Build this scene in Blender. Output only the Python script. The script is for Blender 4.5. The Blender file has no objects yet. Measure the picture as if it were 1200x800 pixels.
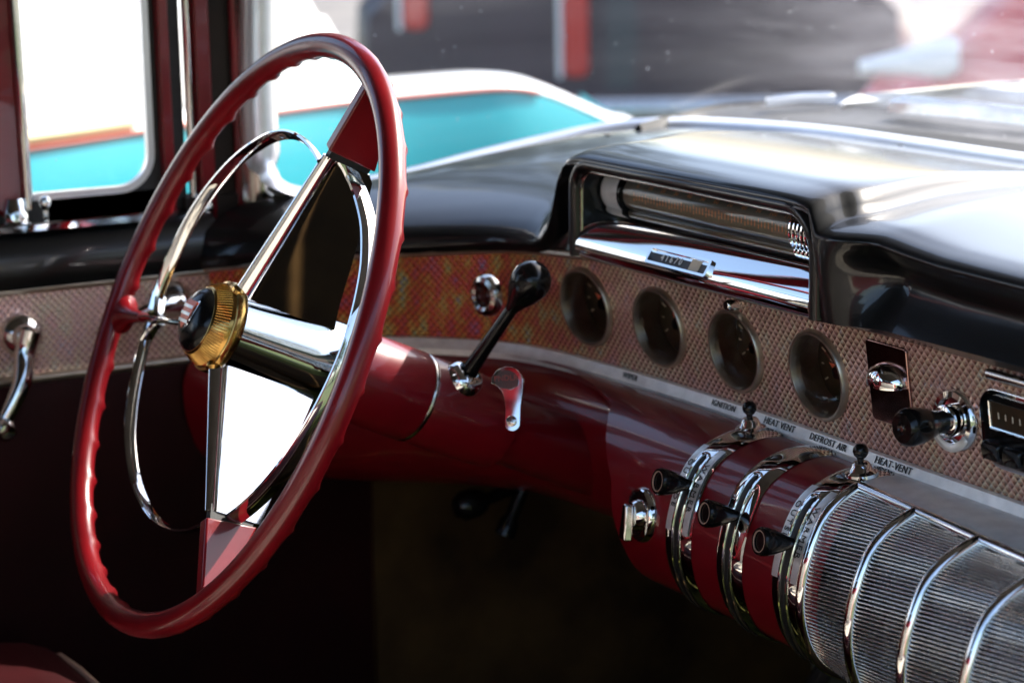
import bpy, math, random
from mathutils import Vector as V, Matrix
random.seed(7)
PI=math.pi; rad=math.radians; sin=math.sin; cos=math.cos
SC=bpy.context.scene; COL=SC.collection
# ------------------------------------------------------------------ camera
F=2600.0
yaw=rad(29.1); pitch=math.atan2(545,2600); roll=rad(1.0)
d0=V((-cos(yaw),sin(yaw),0)); r0=V((sin(yaw),cos(yaw),0))
D=d0*cos(pitch)-V((0,0,1))*sin(pitch); U0=r0.cross(D)
R=r0*cos(roll)-U0*sin(roll); U=U0*cos(roll)+r0*sin(roll)
def ray(x,y): return D+R*((x-600)/F)-U*((y-400)/F)
CAM=V((0,0,.91))-ray(864.3,410.1)*1.59
def at_z(x,y,z): v=ray(x,y); return CAM+v*((z-CAM.z)/v.z)
def at_x(x,y,X): v=ray(x,y); return CAM+v*((X-CAM.x)/v.x)
def at_y(x,y,Y): v=ray(x,y); return CAM+v*((Y-CAM.y)/v.y)
cd=bpy.data.cameras.new('camera'); cam=bpy.data.objects.new('camera',cd); COL.objects.link(cam); SC.camera=cam
cam.matrix_world=Matrix(((R.x,U.x,-D.x,CAM.x),(R.y,U.y,-D.y,CAM.y),(R.z,U.z,-D.z,CAM.z),(0,0,0,1)))
cd.lens=78; cd.sensor_width=36; cd.clip_start=.02; cd.clip_end=3000
cd.dof.use_dof=True; cd.dof.focus_distance=1.47; cd.dof.aperture_fstop=6.8
# ------------------------------------------------------------------ materials
def newmat(name):
    m=bpy.data.materials.new(name); m.use_nodes=True; nt=m.node_tree; return m,nt,nt.nodes['Principled BSDF']
def N(nt,t,**k):
    n=nt.nodes.new(t)
    for a,b in k.items():
        if a=='inp':
            for i,v in b.items(): n.inputs[i].default_value=v
        else: setattr(n,a,b)
    return n
def noise(nt,scale,detail=3,rough=.55,coord='Object',stretch=None):
    tc=N(nt,'ShaderNodeTexCoord'); o=tc.outputs[coord]
    if stretch:
        mp=N(nt,'ShaderNodeMapping'); mp.inputs['Scale'].default_value=stretch; nt.links.new(o,mp.inputs[0]); o=mp.outputs[0]
    n=N(nt,'ShaderNodeTexNoise',inp={'Scale':scale,'Detail':detail,'Roughness':rough}); nt.links.new(o,n.inputs['Vector']); return n
def ramp(nt,src,a,b,p0=.35,p1=.65):
    r=N(nt,'ShaderNodeValToRGB'); e=r.color_ramp.elements; e[0].position=p0; e[1].position=p1
    e[0].color=(*a,1); e[1].color=(*b,1); nt.links.new(src,r.inputs[0]); return r
def pbr(name,col,rough=.4,metal=0,coat=0,col2=None,ns=30,bump=0,bs=200,rvar=0,spec=.5,coatr=.03,stretch=None):
    m,nt,b=newmat(name)
    b.inputs['Base Color'].default_value=(*col,1); b.inputs['Roughness'].default_value=rough
    b.inputs['Metallic'].default_value=metal; b.inputs['Coat Weight'].default_value=coat; b.inputs['Coat Roughness'].default_value=coatr
    b.inputs['Specular IOR Level'].default_value=spec
    if col2:
        n=noise(nt,ns,4,.6,stretch=stretch); r=ramp(nt,n.outputs[0],col,col2); nt.links.new(r.outputs[0],b.inputs['Base Color'])
    if rvar:
        n=noise(nt,ns*1.7,5,.6,stretch=stretch); mr=N(nt,'ShaderNodeMapRange',inp={1:.3,2:.7,3:max(0,rough-rvar),4:rough+rvar}); nt.links.new(n.outputs[0],mr.inputs[0]); nt.links.new(mr.outputs[0],b.inputs['Roughness'])
    if bump:
        n=noise(nt,bs,3,.5); bp=N(nt,'ShaderNodeBump',inp={'Strength':bump,'Distance':.001}); nt.links.new(n.outputs[0],bp.inputs['Height']); nt.links.new(bp.outputs[0],b.inputs['Normal'])
    return m
M={}
M['maroon']=pbr('maroon_paint',(.17,.0020,.007),.36,0,.5,(.135,.0018,.006),14,.012,60,coatr=.04,spec=.3)
M['rim']=pbr('red_wheel_plastic',(.175,.0035,.007),.3,0,.5,(.135,.003,.006),25,.05,120,coatr=.06,spec=.35)
M['black']=pbr('black_dash_paint',(.0025,.003,.0033),.3,0,.45,None,10,.012,26,coatr=.03)
M['chrome']=pbr('chrome',(.80,.80,.79),.045,1,0,(.74,.74,.73),18,.02,28,rvar=.02)
M['chrome_smooth']=pbr('polished_chrome',(.72,.73,.73),.03,1,0,None,10,.05,11)
M['dullchrome']=pbr('worn_chrome',(.62,.60,.56),.16,1,0,(.45,.42,.38),60,.05,160,rvar=.08)
M['silver']=pbr('satin_silver_trim',(.86,.87,.85),.42,.45,0,(.72,.73,.71),80,.06,300,rvar=.08)
M['bezel']=pbr('aged_bezel_metal',(.52,.44,.35),.30,.9,0,(.38,.32,.25),50)
M['gold']=pbr('gilt_metal',(.66,.41,.13),.17,1,0,(.46,.26,.07),30,.12,200,rvar=.06)
M['bk']=pbr('black_bakelite',(.004,.004,.004),.20,0,.1,coatr=.05,bump=.02,bs=90,spec=.3)
M['rubber']=pbr('black_rubber',(.012,.012,.012),.6,0,0,(.022,.022,.022),80)
M['drum']=pbr('drum_grey',(.30,.28,.23),.4,0,0,(.24,.22,.18),60)
M['amber']=pbr('faded_orange_marking',(.95,.42,.20),.5)
M['dial']=pbr('dark_dial',(.010,.012,.006),.3,0,0,(.040,.020,.008),45)
M['needle']=pbr('needle_red',(.75,.13,.05),.4)
M['cream']=pbr('cream_marking',(.62,.56,.44),.5)
M['ringtan']=pbr('tan_ring',(.42,.26,.19),.5)
M['maroonplate']=pbr('maroon_mirror_plate',(.34,.20,.18),.14,1)
M['winglass']=pbr('smoked_window',(.10,.09,.085),.08,0,.6,(.07,.05,.05),60)
M['plate']=pbr('satin_reflection_patch',(.80,.81,.80),.33,.6,0,(.66,.67,.66),90)  # pale tone for the bright reflection painted behind the band letters
M['faintred']=pbr('faded_red_letter',(.28,.05,.04),.5)
M['lampdark']=pbr('dark_red_jewel',(.10,.004,.004),.15,0,.5)
M['ink']=pbr('black_ink',(.006,.006,.006),.5)
M['dark']=pbr('dark_trim_board',(.012,.008,.006),.8,0,0,(.020,.012,.008),8)
M['olive']=pbr('olive_floor_mat',(.15,.15,.03),.9,0,0,(.03,.026,.01),5,spec=.1)
M['brownpanel']=pbr('brown_kick_panel',(.085,.046,.015),.8,0,0,(.022,.011,.005),6,spec=.1)
M['doorvinyl']=pbr('dark_maroon_vinyl',(.020,.0012,.0015),.6,0,0,(.013,.001,.001),9,.2,200,spec=.15)
M['trimbright']=pbr('satin_stainless',(.86,.87,.88),.34,.75,0,(.80,.81,.83),40)
M['blackpad']=pbr('dusty_black_paint',(.0025,.003,.0035),.4,0,.65,None,10,.010,26,coatr=.075,spec=.2)
M['slat']=pbr('bright_slat_metal',(.88,.87,.83),.26,.9,0,(.78,.76,.71),40,rvar=.04)
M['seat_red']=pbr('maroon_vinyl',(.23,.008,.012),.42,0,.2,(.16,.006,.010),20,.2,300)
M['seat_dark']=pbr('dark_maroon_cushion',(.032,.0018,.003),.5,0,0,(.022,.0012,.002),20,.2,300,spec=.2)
M['seat_cream']=pbr('cream_vinyl',(.66,.60,.50),.45,0,.2,(.56,.50,.42),20,.2,300)
M['headliner']=pbr('headliner_cloth',(.05,.04,.035),.9)
M['turq']=pbr('turquoise_paint',(.006,.34,.41),.4,0,.2,(.005,.31,.38),3,coatr=.05)
M['white']=pbr('white_paint',(.80,.80,.79),.32,0,1,(.76,.76,.76),4,coatr=.05)
M['redpaint']=pbr('red_paint',(.62,.035,.035),.38,0,.4,(.56,.03,.035),3)
M['stripe']=pbr('coral_pinstripe',(.55,.10,.06),.4)
M['ivory']=pbr('ivory_moulding',(.78,.60,.33),.35)
M['plum']=pbr('dark_plum_paint',(.030,.016,.024),.4,0,.3,(.045,.026,.036),2)
M['lampred']=pbr('red_lens',(.50,.03,.02),.25,0,.5)
M['tyre']=pbr('tyre_rubber',(.02,.02,.02),.8)
M['dkglass']=pbr('dark_car_glass',(.02,.022,.025),.05,0,0)
M['bark']=pbr('bark',(.10,.07,.05),.9,0,0,(.06,.04,.03),12,.5,40)
def leafmat(name,a,b):
    m=pbr(name,a,.55,0,0,b,1.3); return m
M['leaf']=leafmat('leaf_green',(.035,.075,.018),(.075,.12,.03))
# turf
M['grass']=pbr('turf',(.045,.07,.018),.95,0,0,(.075,.08,.03),.9,.6,30)
M['gravel']=pbr('dusty_asphalt',(.16,.15,.145),.95,0,0,(.10,.095,.095),1.6,.4,60)

def pattern_mat():
    m,nt,b=newmat('engine_turned_foil'); L=nt.links.new
    uv=N(nt,'ShaderNodeUVMap'); uv.uv_map='UVMap'; sp=N(nt,'ShaderNodeSeparateXYZ'); L(uv.outputs[0],sp.inputs[0])
    def mt(op,a,bv=None):
        n=N(nt,'ShaderNodeMath',operation=op)
        for i,v in enumerate((a,bv)):
            if v is None: continue
            if isinstance(v,(int,float)): n.inputs[i].default_value=v
            else: L(v,n.inputs[i])
        return n.outputs[0]
    pu,pv=.0062,.0068
    u=mt('DIVIDE',sp.outputs[0],pu); v=mt('DIVIDE',sp.outputs[1],pv)
    a=mt('ADD',u,v); c=mt('SUBTRACT',u,v)
    fa=mt('FRACT',a); fc=mt('FRACT',c)
    ea=mt('MINIMUM',fa,mt('SUBTRACT',1.0,fa)); ec=mt('MINIMUM',fc,mt('SUBTRACT',1.0,fc))
    h=mt('MINIMUM',ea,ec)
    ia=mt('FLOOR',a); ic=mt('FLOOR',c)
    cb=N(nt,'ShaderNodeCombineXYZ'); L(ia,cb.inputs[0]); L(ic,cb.inputs[1])
    wn=N(nt,'ShaderNodeTexWhiteNoise',noise_dimensions='2D'); L(cb.outputs[0],wn.inputs['Vector'])
    # rainbow sheen painted into the base colour as broad noise bands
    big=N(nt,'ShaderNodeTexNoise',inp={'Scale':70.0,'Detail':2.0,'Roughness':.5}); mp=N(nt,'ShaderNodeMapping'); mp.inputs['Scale'].default_value=(1.0,.55,1); L(uv.outputs[0],mp.inputs[0]); L(mp.outputs[0],big.inputs['Vector'])
    facet=mt('MULTIPLY',mt('GREATER_THAN',ea,ec),.16)
    hue=mt('FRACT',mt('ADD',mt('ADD',mt('MULTIPLY',big.outputs[0],1.9),mt('MULTIPLY',wn.outputs[0],.16)),facet))
    # warm-biased hue: compress
    cr=N(nt,'ShaderNodeValToRGB'); el=cr.color_ramp.elements
    cols=[(0,(1.0,.10,.05)),(.20,(1.0,.42,.06)),(.38,(1.0,.80,.22)),(.50,(.55,.80,.40)),(.58,(.35,.55,.80)),(.66,(.60,.30,.62)),(.80,(1.0,.18,.20)),(1,(1.0,.10,.05))]
    el[0].position=0; el[0].color=(*cols[0][1],1); el[1].position=1; el[1].color=(*cols[-1][1],1)
    for p,k in cols[1:-1]:
        e=el.new(p); e.color=(*k,1)
    L(hue,cr.inputs[0])
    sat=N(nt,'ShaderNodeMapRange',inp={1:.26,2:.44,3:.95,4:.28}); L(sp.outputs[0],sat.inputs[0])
    mix=N(nt,'ShaderNodeMix',data_type='RGBA'); L(sat.outputs[0],mix.inputs['Factor']); mix.inputs['A'].default_value=(1.0,.88,.77,1); L(cr.outputs[0],mix.inputs['B'])
    # facet shading painted into the colour: upper pair of each cell bright, lower dark
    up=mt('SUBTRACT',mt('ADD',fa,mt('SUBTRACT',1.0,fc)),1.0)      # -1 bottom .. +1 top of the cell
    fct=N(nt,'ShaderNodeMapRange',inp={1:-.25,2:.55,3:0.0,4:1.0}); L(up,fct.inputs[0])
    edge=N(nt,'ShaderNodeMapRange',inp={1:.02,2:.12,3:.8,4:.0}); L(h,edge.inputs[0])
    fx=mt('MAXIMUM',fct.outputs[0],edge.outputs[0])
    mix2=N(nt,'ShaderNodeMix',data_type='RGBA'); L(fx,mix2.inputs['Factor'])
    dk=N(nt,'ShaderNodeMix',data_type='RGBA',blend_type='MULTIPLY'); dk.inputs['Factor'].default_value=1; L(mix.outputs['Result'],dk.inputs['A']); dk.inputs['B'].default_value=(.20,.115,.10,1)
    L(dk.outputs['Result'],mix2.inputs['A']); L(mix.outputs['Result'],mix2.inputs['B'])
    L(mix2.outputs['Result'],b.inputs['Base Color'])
    b.inputs['Metallic'].default_value=.55; b.inputs['Roughness'].default_value=.25
    bp=N(nt,'ShaderNodeBump',inp={'Strength':1.0,'Distance':.0020}); L(h,bp.inputs['Height']); L(bp.outputs[0],b.inputs['Normal'])
    return m
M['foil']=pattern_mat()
def glass_mat(name,dust=0.0,tint=(1,1,1),streak=(6,1,30)):
    m=bpy.data.materials.new(name); m.use_nodes=True; nt=m.node_tree; nt.nodes.clear(); L=nt.links.new
    out=N(nt,'ShaderNodeOutputMaterial'); tr=N(nt,'ShaderNodeBsdfTransparent'); tr.inputs[0].default_value=(*tint,1)
    gl=N(nt,'ShaderNodeBsdfGlossy'); gl.inputs['Roughness'].default_value=.02
    fr=N(nt,'ShaderNodeFresnel'); fr.inputs[0].default_value=1.45 if not dust>.03 else 1.16
    mx=N(nt,'ShaderNodeMixShader'); L(fr.outputs[0],mx.inputs[0]); L(tr.outputs[0],mx.inputs[1]); L(gl.outputs[0],mx.inputs[2])
    last=mx.outputs[0]
    if dust:
        df=N(nt,'ShaderNodeBsdfDiffuse'); df.inputs[0].default_value=(.70,.70,.86,1); tl=N(nt,'ShaderNodeBsdfTranslucent'); tl.inputs[0].default_value=(.75,.77,.85,1)
        ad=N(nt,'ShaderNodeMixShader'); ad.inputs[0].default_value=.6; L(df.outputs[0],ad.inputs[1]); L(tl.outputs[0],ad.inputs[2])
        n1=noise(nt,1.0,5,.6,stretch=streak); n2=noise(nt,230,1,.5)
        r1=N(nt,'ShaderNodeMapRange',inp={1:.32,2:.75,3:dust*.25,4:dust}); L(n1.outputs[0],r1.inputs[0])
        r2=N(nt,'ShaderNodeMapRange',inp={1:.74,2:.80,3:0,4:.5}); L(n2.outputs[0],r2.inputs[0])
        tcx=N(nt,'ShaderNodeTexCoord'); sx=N(nt,'ShaderNodeSeparateXYZ'); L(tcx.outputs['Object'],sx.inputs[0]); gx=N(nt,'ShaderNodeMapRange',inp={1:-.58,2:-.25,3:.25,4:3.4}); L(sx.outputs[0],gx.inputs[0])
        gm=N(nt,'ShaderNodeMath',operation='MULTIPLY'); L(r1.outputs[0],gm.inputs[0]); L(gx.outputs[0],gm.inputs[1]); r1=gm
        s=N(nt,'ShaderNodeMath',operation='MAXIMUM'); L(r1.outputs[0],s.inputs[0]); L(r2.outputs[0],s.inputs[1])
        m2=N(nt,'ShaderNodeMixShader'); L(s.outputs[0],m2.inputs[0]); L(last,m2.inputs[1]); L(ad.outputs[0],m2.inputs[2]); last=m2.outputs[0]
    L(last,out.inputs[0]); return m
M['wglass']=glass_mat('windscreen_glass',.065)
M['dglass']=glass_mat('door_glass',.008)
M['dlens']=glass_mat('drum_lens',0,(.92,.92,.88))
M['lens']=glass_mat('gauge_glass',0,(.96,.97,.95))
# ------------------------------------------------------------------ mesh helpers
class MB:
    def __init__(s): s.v=[]; s.f=[]; s.uv=None
    def add(s,vs,fs):
        o=len(s.v); s.v+= [tuple(p) for p in vs]; s.f+=[tuple(i+o for i in f) for f in fs]; return s
    def loft(s,secs,closed=False,cap=True,wrap=False):
        n=len(secs[0]); vs=[p for q in secs for p in q]; fs=[]; m=len(secs)
        for i in range(m if wrap else m-1):
            i2=(i+1)%m
            for j in range(n if closed else n-1):
                k=(j+1)%n; fs.append((i*n+j,i*n+k,i2*n+k,i2*n+j))
        if cap and closed and not wrap: fs.append(tuple(range(n))[::-1]); fs.append(tuple((m-1)*n+j for j in range(n)))
        return s.add(vs,fs)
    def frame(s,d,up=None):
        d=d.normalized(); up=up or (V((0,0,1)) if abs(d.z)<.9 else V((1,0,0)))
        a=up.cross(d).normalized(); b=d.cross(a); return a,b
    def lathe(s,o,d,prof,n=48,up=None,cap=True):
        a,b=s.frame(d,up); d=d.normalized()
        secs=[[o+d*h+(a*cos(2*PI*k/n)+b*sin(2*PI*k/n))*max(r,1e-5) for k in range(n)] for r,h in prof]
        return s.loft(secs,True,cap)
    def tube(s,pts,r,n=12,closed=False,cap=True,up=None):
        pts=[V(p) for p in pts]; m=len(pts); secs=[]; a=None
        for i,p in enumerate(pts):
            t=(pts[(i+1)%m]-pts[i-1]) if closed else (pts[min(i+1,m-1)]-pts[max(i-1,0)])
            t.normalize()
            if a is None: a,_=s.frame(t,up)
            a=(a-t*a.dot(t)).normalized(); b=t.cross(a)
            rr=r[i] if isinstance(r,(list,tuple)) else r
            secs.append([p+(a*cos(2*PI*k/n)+b*sin(2*PI*k/n))*rr for k in range(n)])
        return s.loft(secs,True,cap,closed)
    def sweep(s,pts,prof,ups,closed=False,cap=True):
        # prof: list of (x,y); x along side = t x up, y along up
        pts=[V(p) for p in pts]; m=len(pts); secs=[]
        for i,p in enumerate(pts):
            t=(pts[(i+1)%m]-pts[i-1]) if closed else (pts[min(i+1,m-1)]-pts[max(i-1,0)])
            t.normalize(); up=V(ups[i] if isinstance(ups,list) else ups); up=(up-t*up.dot(t)).normalized(); sd=t.cross(up)
            secs.append([p+sd*x+up*y for x,y in prof])
        return s.loft(secs,True,cap,closed)
    def box(s,c,sz,mat=None):
        c=V(c); x,y,z=(q/2 for q in sz); vs=[V((i*x,j*y,k*z)) for i in(-1,1) for j in(-1,1) for k in(-1,1)]
        if mat: vs=[mat@q for q in vs]
        return s.add([c+q for q in vs],[(0,1,3,2),(4,6,7,5),(0,4,5,1),(2,3,7,6),(0,2,6,4),(1,5,7,3)])
    def prism(s,poly,d):
        n=len(poly); d=V(d); vs=[V(p) for p in poly]+[V(p)+d for p in poly]
        return s.add(vs,[tuple(range(n))[::-1],tuple(range(n,2*n))]+[(i,(i+1)%n,n+(i+1)%n,n+i) for i in range(n)])
    def build(s,name,mat,parent=None,sharp=40,bevel=0,sub=0,solid=0):
        me=bpy.data.meshes.new(name); me.from_pydata(s.v,[],s.f); me.update()
        if s.uv:
            ul=me.uv_layers.new(name='UVMap')
            for l in me.loops: ul.data[l.index].uv=s.uv[l.vertex_index]
        import bmesh
        bm=bmesh.new(); bm.from_mesh(me); bmesh.ops.recalc_face_normals(bm,faces=bm.faces); bm.to_mesh(me); bm.free()
        for p in me.polygons: p.use_smooth=True
        me.set_sharp_from_angle(angle=rad(sharp))
        me.materials.append(M[mat] if isinstance(mat,str) else mat)
        o=bpy.data.objects.new(name,me); COL.objects.link(o)
        if parent: o.parent=parent
        if solid:
            md=o.modifiers.new('solid','SOLIDIFY'); md.thickness=solid; md.offset=0
        if bevel:
            md=o.modifiers.new('bev','BEVEL'); md.width=bevel; md.segments=3; md.limit_method='ANGLE'; md.angle_limit=rad(35)
        if sub:
            md=o.modifiers.new('sub','SUBSURF'); md.levels=sub; md.render_levels=sub
        return o
def tag(o,label=None,cat=None,group=None,kind=None):
    if label: o['label']=label
    if cat: o['category']=cat
    if group: o['group']=group
    if kind: o['kind']=kind
    return o
def thing(name,label,cat,group=None,loc=(0,0,0)):
    o=bpy.data.objects.new(name,None); COL.objects.link(o); o.empty_display_size=.05
    tag(o,label,cat,group); return o
def cr(pts,n=12):
    """Catmull-Rom through points (tuples)."""
    pts=[V(p) for p in pts]; out=[]
    for i in range(len(pts)-1):
        p0=pts[max(i-1,0)]; p1=pts[i]; p2=pts[i+1]; p3=pts[min(i+2,len(pts)-1)]
        for k in range(n):
            t=k/n; out.append(.5*((2*p1)+(p2-p0)*t+(2*p0-5*p1+4*p2-p3)*t*t+(3*p1-p0-3*p2+p3)*t**3))
    out.append(pts[-1]); return out
def lerp(a,b,t): return a+(b-a)*t
def smooth(a,b,x):
    t=max(0,min(1,(x-a)/(b-a))); return t*t*(3-2*t)
def interp(tab,x):
    if x<=tab[0][0]: return tab[0][1]
    for (a,b),(c,d) in zip(tab,tab[1:]):
        if x<=c: return b+(d-b)*(x-a)/(c-a)
    return tab[-1][1]
def text_mb(s,size,fn,depth=.0004,space=1.0,align='CENTER',shear=0):
    cu=bpy.data.curves.new('t','FONT'); cu.body=s; cu.size=size; cu.align_x=align; cu.align_y='CENTER'; cu.space_character=space; cu.extrude=depth/2; cu.resolution_u=2; cu.shear=shear
    o=bpy.data.objects.new('t',cu); COL.objects.link(o); dg=bpy.context.evaluated_depsgraph_get(); dg.update()
    me=bpy.data.meshes.new_from_object(o.evaluated_get(dg)); mb=MB()
    mb.add([fn(v.co.x,v.co.y,v.co.z) for v in me.vertices],[tuple(p.vertices) for p in me.polygons])
    bpy.data.objects.remove(o); bpy.data.curves.remove(cu); bpy.data.meshes.remove(me); return mb
def rrect(w,h,r,n=6):
    out=[]
    for cx,cy,a in ((w/2-r,h/2-r,0),(-w/2+r,h/2-r,90),(-w/2+r,-h/2+r,180),(w/2-r,-h/2+r,270)):
        for k in range(n+1): t=rad(a+90*k/n); out.append((cx+r*cos(t),cy+r*sin(t)))
    return out
def ell(a,b,n=12): return [(a*cos(2*PI*k/n),b*sin(2*PI*k/n)) for k in range(n)]
X3=V((1,0,0)); Y3=V((0,1,0)); Z3=V((0,0,1))
# ================================================================== DASHBOARD
dash=thing('dashboard','black and maroon vintage car dashboard with a patterned metal instrument band','dashboard')
PLAN=[(-.50,-.20),(-.46,-.175),(-.42,-.137),(-.39,-.104),(-.36,-.066),(-.336,-.043),(-.305,-.020),(-.269,-.006),(-.217,.003),(-.153,.009),(-.096,.013),(-.022,.015),(.05,.015),(.12,.013),(.18,.012),(.29,.010),(.45,.005),(.7,-.01),(.95,-.04)]
ZTOP=[(-.50,.917),(-.44,.928),(-.40,.934),(-.34,.940),(-.29,.945),(-.2,.950),(1,.950)]
plan=cr([(x,y,0) for x,y in PLAN],8)
def plan_y(x): return interp([(p.x,p.y) for p in plan],x)
def plan_n(x):   # rearward normal
    t=V((.01,plan_y(x+.005)-plan_y(x-.005),0)).normalized(); return V((t.y,-t.x,0))
def ztop(x): return interp(ZTOP,x)
TILT=-.012
def band_pt(x,z,off=0):
    n=plan_n(x); f=(z-.865)/.085
    return V((x,plan_y(x),z))+n*(off)+Y3*0+n*(TILT*-1*f*-1)*-1
def band_pt(x,z,off=0):
    n=plan_n(x); f=(z-.865)/.085
    return V((x,plan_y(x),z))+n*(off+.012*f)
def px_band(px,py):
    y=0.0
    for _ in range(12):
        p=at_y(px,py,y); f=(p.z-.865)/.085; y=plan_y(p.x)-.012*f
    return p
# patterned band, with round openings where the gauges sit
GPX=[(689,359,.0325,-35),(775,382.7,.0318,-60),(864.3,410,.0318,20),(961.4,439,.0325,-20)]
HOLES=[(px_band(a,b),r-.0024) for a,b,r,_ in GPX]+[(px_band(571,346),.0112)]
mb=MB(); vs=[];uvs=[];fs=[]; s=0; xsb=[]
x=-.50
fine=[]
for p,q in zip(plan,plan[1:]):
    k=max(1,int((q-p).length/.0011)) if q.x<.16 else 1
    fine+=[lerp(p,q,i/k) for i in range(k)]
fine.append(plan[-1]); NZ=80; last=None
for p in fine:
    if last is not None: s+=(p-last).length
    last=p.copy(); zt=ztop(p.x)+.004
    for k in range(NZ+1):
        z=lerp(.862,zt,k/NZ); vs.append(band_pt(p.x,z)); uvs.append((s,z))
for i in range(len(fine)-1):
    for k in range(NZ):
        a=i*(NZ+1)+k; c=(vs[a]+vs[a+NZ+2])/2
        if any((c-h).length<r for h,r in HOLES): continue
        fs.append((a,a+1,a+NZ+2,a+NZ+1))
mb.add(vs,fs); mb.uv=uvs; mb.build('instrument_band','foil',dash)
# thin bead along the band top
mb=MB(); mb.tube([band_pt(p.x,ztop(p.x)+.001,.002) for p in plan if p.x<-.19],.0028,8); mb.build('band_bead','bezel',dash)
# silver strip with lettering (widens and lies flatter to the right)
def strip_sec(x):
    n=plan_n(x); b=V((x,plan_y(x),0)); w=smooth(.02,.34,x)*.010
    d=[(.0005,.8655),(.0045,.8650),(.0075,.8585),(.0085+w,.8575-w*.15),(.0085+w,.852),(0,.850)]
    return [V((b.x,b.y,z))+n*o for o,z in d]
mb=MB(); mb.loft([strip_sec(p.x) for p in plan],False); mb.build('trim_strip','silver',dash,30)
strip=dash.children[-1]
def strip_text(txt,px,py,size,dark=True):
    p=at_z(px,py,.8617); x0=p.x
    def fn(x,y,z):
        X=x0+x; n=plan_n(X); base=V((X,plan_y(X),.8617))+n*.0061; upv=(V((0,0,.0065))-n*.003).normalized(); out=upv.cross(V((1,0,0))).normalized()
        if out.y>0: out=-out
        return base+upv*y+out*(z+.0004)
    t=text_mb(txt,size,fn,.0004,1.05); o=t.build('lettering','ink',strip); return o
for t,px,py,sz in (('WIPER',748,440,.0062),('IGNITION',852,475,.0064),('HEAT VENT',919,497,.0068),('DEFROST AIR',973,518,.0068),('HEAT-VENT',1051,545,.0070)): strip_text(t,px,py,sz)
# gauges
def gauge(px,py,rr,needle):
    c=px_band(px,py); n=(plan_n(c.x)-Z3*.14).normalized()
    a=n.cross(Z3).normalized()*-1; b=Z3-n*Z3.dot(n); b.normalize()
    m=MB(); m.lathe(c,n,[(rr,-.004),(rr,.003),(rr-.0012,.0048),(rr-.0030,.0046),(rr-.0036,.003),(rr-.0052,-.018)],56,cap=False)
    g=m.build('gauge','bezel',dash,50)
    d=MB(); d.lathe(c-n*.018,n,[(rr-.003,0),(rr-.006,.0005),(.001,.0006)],48); dl=d.build('dial','dial',g)
    # dial marks
    k=MB()
    for i in range(9):
        t=rad(210-30*i); e=a*cos(t)+b*sin(t); f=-a*sin(t)+b*cos(t)
        p=c-n*.0170+e*(rr-.0115)
        ln=.0048 if i%2==0 else .003
        k.add([p-f*.0006-e*ln/2,p+f*.0006-e*ln/2,p+f*.0006+e*ln/2,p-f*.0006+e*ln/2],[(0,1,2,3)])
    k.build('dial_marks','cream',g)
    t=rad(needle); sgn=1 if a.x>0 else -1; e0=a*sgn; e=e0*cos(t)+b*sin(t); f=-e0*sin(t)+b*cos(t); q=c-n*.0125+e0*.0055
    w=MB(); w.add([q+f*.0042,q-e*.0135,q+n*.0035,q-n*.0005],[(0,1,2),(0,3,1),(0,2,3),(1,3,2)]); w.build('needle','needle',g,10)
    w=MB(); w.add([q-f*.0042,q-e*.0135-n*.0001,q+n*.0034,q-n*.0006],[(0,2,1),(0,1,3),(0,3,2),(1,2,3)]); w.build('needle_flank','cream',g,10)
    h=MB(); h.lathe(q-n*.002,n,[(.0062,0),(.006,.003),(.004,.0062),(.0001,.0068)],20); h.build('hub','bk',g)
    gl=MB(); gl.lathe(c+n*.0005,n,[(rr-.0042,0),(rr*.7,.0012),(rr*.35,.002),(.0001,.0022)],40,cap=False); gl.build('glass','lens',g)
    return g
G=[gauge(689,359,.0325,-35),gauge(775,382.7,.0318,-60),gauge(864.3,410,.0318,20),gauge(961.4,439,.0325,-20)]
for g,l in zip(G,('first gauge from the steering column','second gauge from the steering column','gauge with the small chrome knob above it','gauge nearest the square plate')): g['label']=l
# trip knob
p=px_band(867,356); n=plan_n(p.x)
m=MB(); m.lathe(p-n*.002,n,[(.0042,0),(.0042,.012),(.0036,.014),(.003,.0145),(.0001,.0145)],16); m.build('trip_knob','chrome',dash)
# warning lamp ring
p=px_band(571,346); n=plan_n(p.x)
m=MB(); m.lathe(p,n,[(.0170,-.002),(.0170,.002),(.0155,.005),(.0120,.0065),(.0092,.005),(.0084,-.006)],36,cap=False); lam=m.build('starter_socket','dullchrome',dash); lam['label']='round chrome ring behind the gear lever knob'
m=MB(); m.lathe(p-n*.0055,n,[(.0088,0),(.0065,.002),(.0001,.003)],24); m.build('lens','lampdark',lam)
# ash tray plate
def quad_frame(cx,cz,w,h,r,depth,mat,name,parent,off=.0,k=None):
    n=plan_n(cx); tx=V((-n.y,n.x,0)); 
    if tx.x<0: tx=-tx
    up=(band_pt(cx,cz+.01)-band_pt(cx,cz)).normalized(); c=band_pt(cx,cz,off); nn=tx.cross(up).normalized()
    if nn.y>0: nn=-nn
    m=MB(); m.prism([c+tx*x+up*y for x,y in rrect(w,h,r)],nn*depth); return m.build(name,mat,parent,30,bevel=min(.0008,depth*.35)),c,tx,up,nn
ash,c,tx,up,nn=quad_frame(.167,.9165,.043,.056,.003,.0022,'maroonplate','ash_tray',dash,-.0003)
m=MB(); secs=[]
for i in range(9):
    t=i/8*PI; secs.append([c+nn*.0022+tx*(.0165*cos(t))+up*(.0035) + (nn*(.011*sin(a))+up*(.0105*(1-cos(a))*1.0-.0105))*max(.05,sin(t)) for a in [k/8*PI for k in range(9)]])
m=MB()
secs=[]
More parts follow.
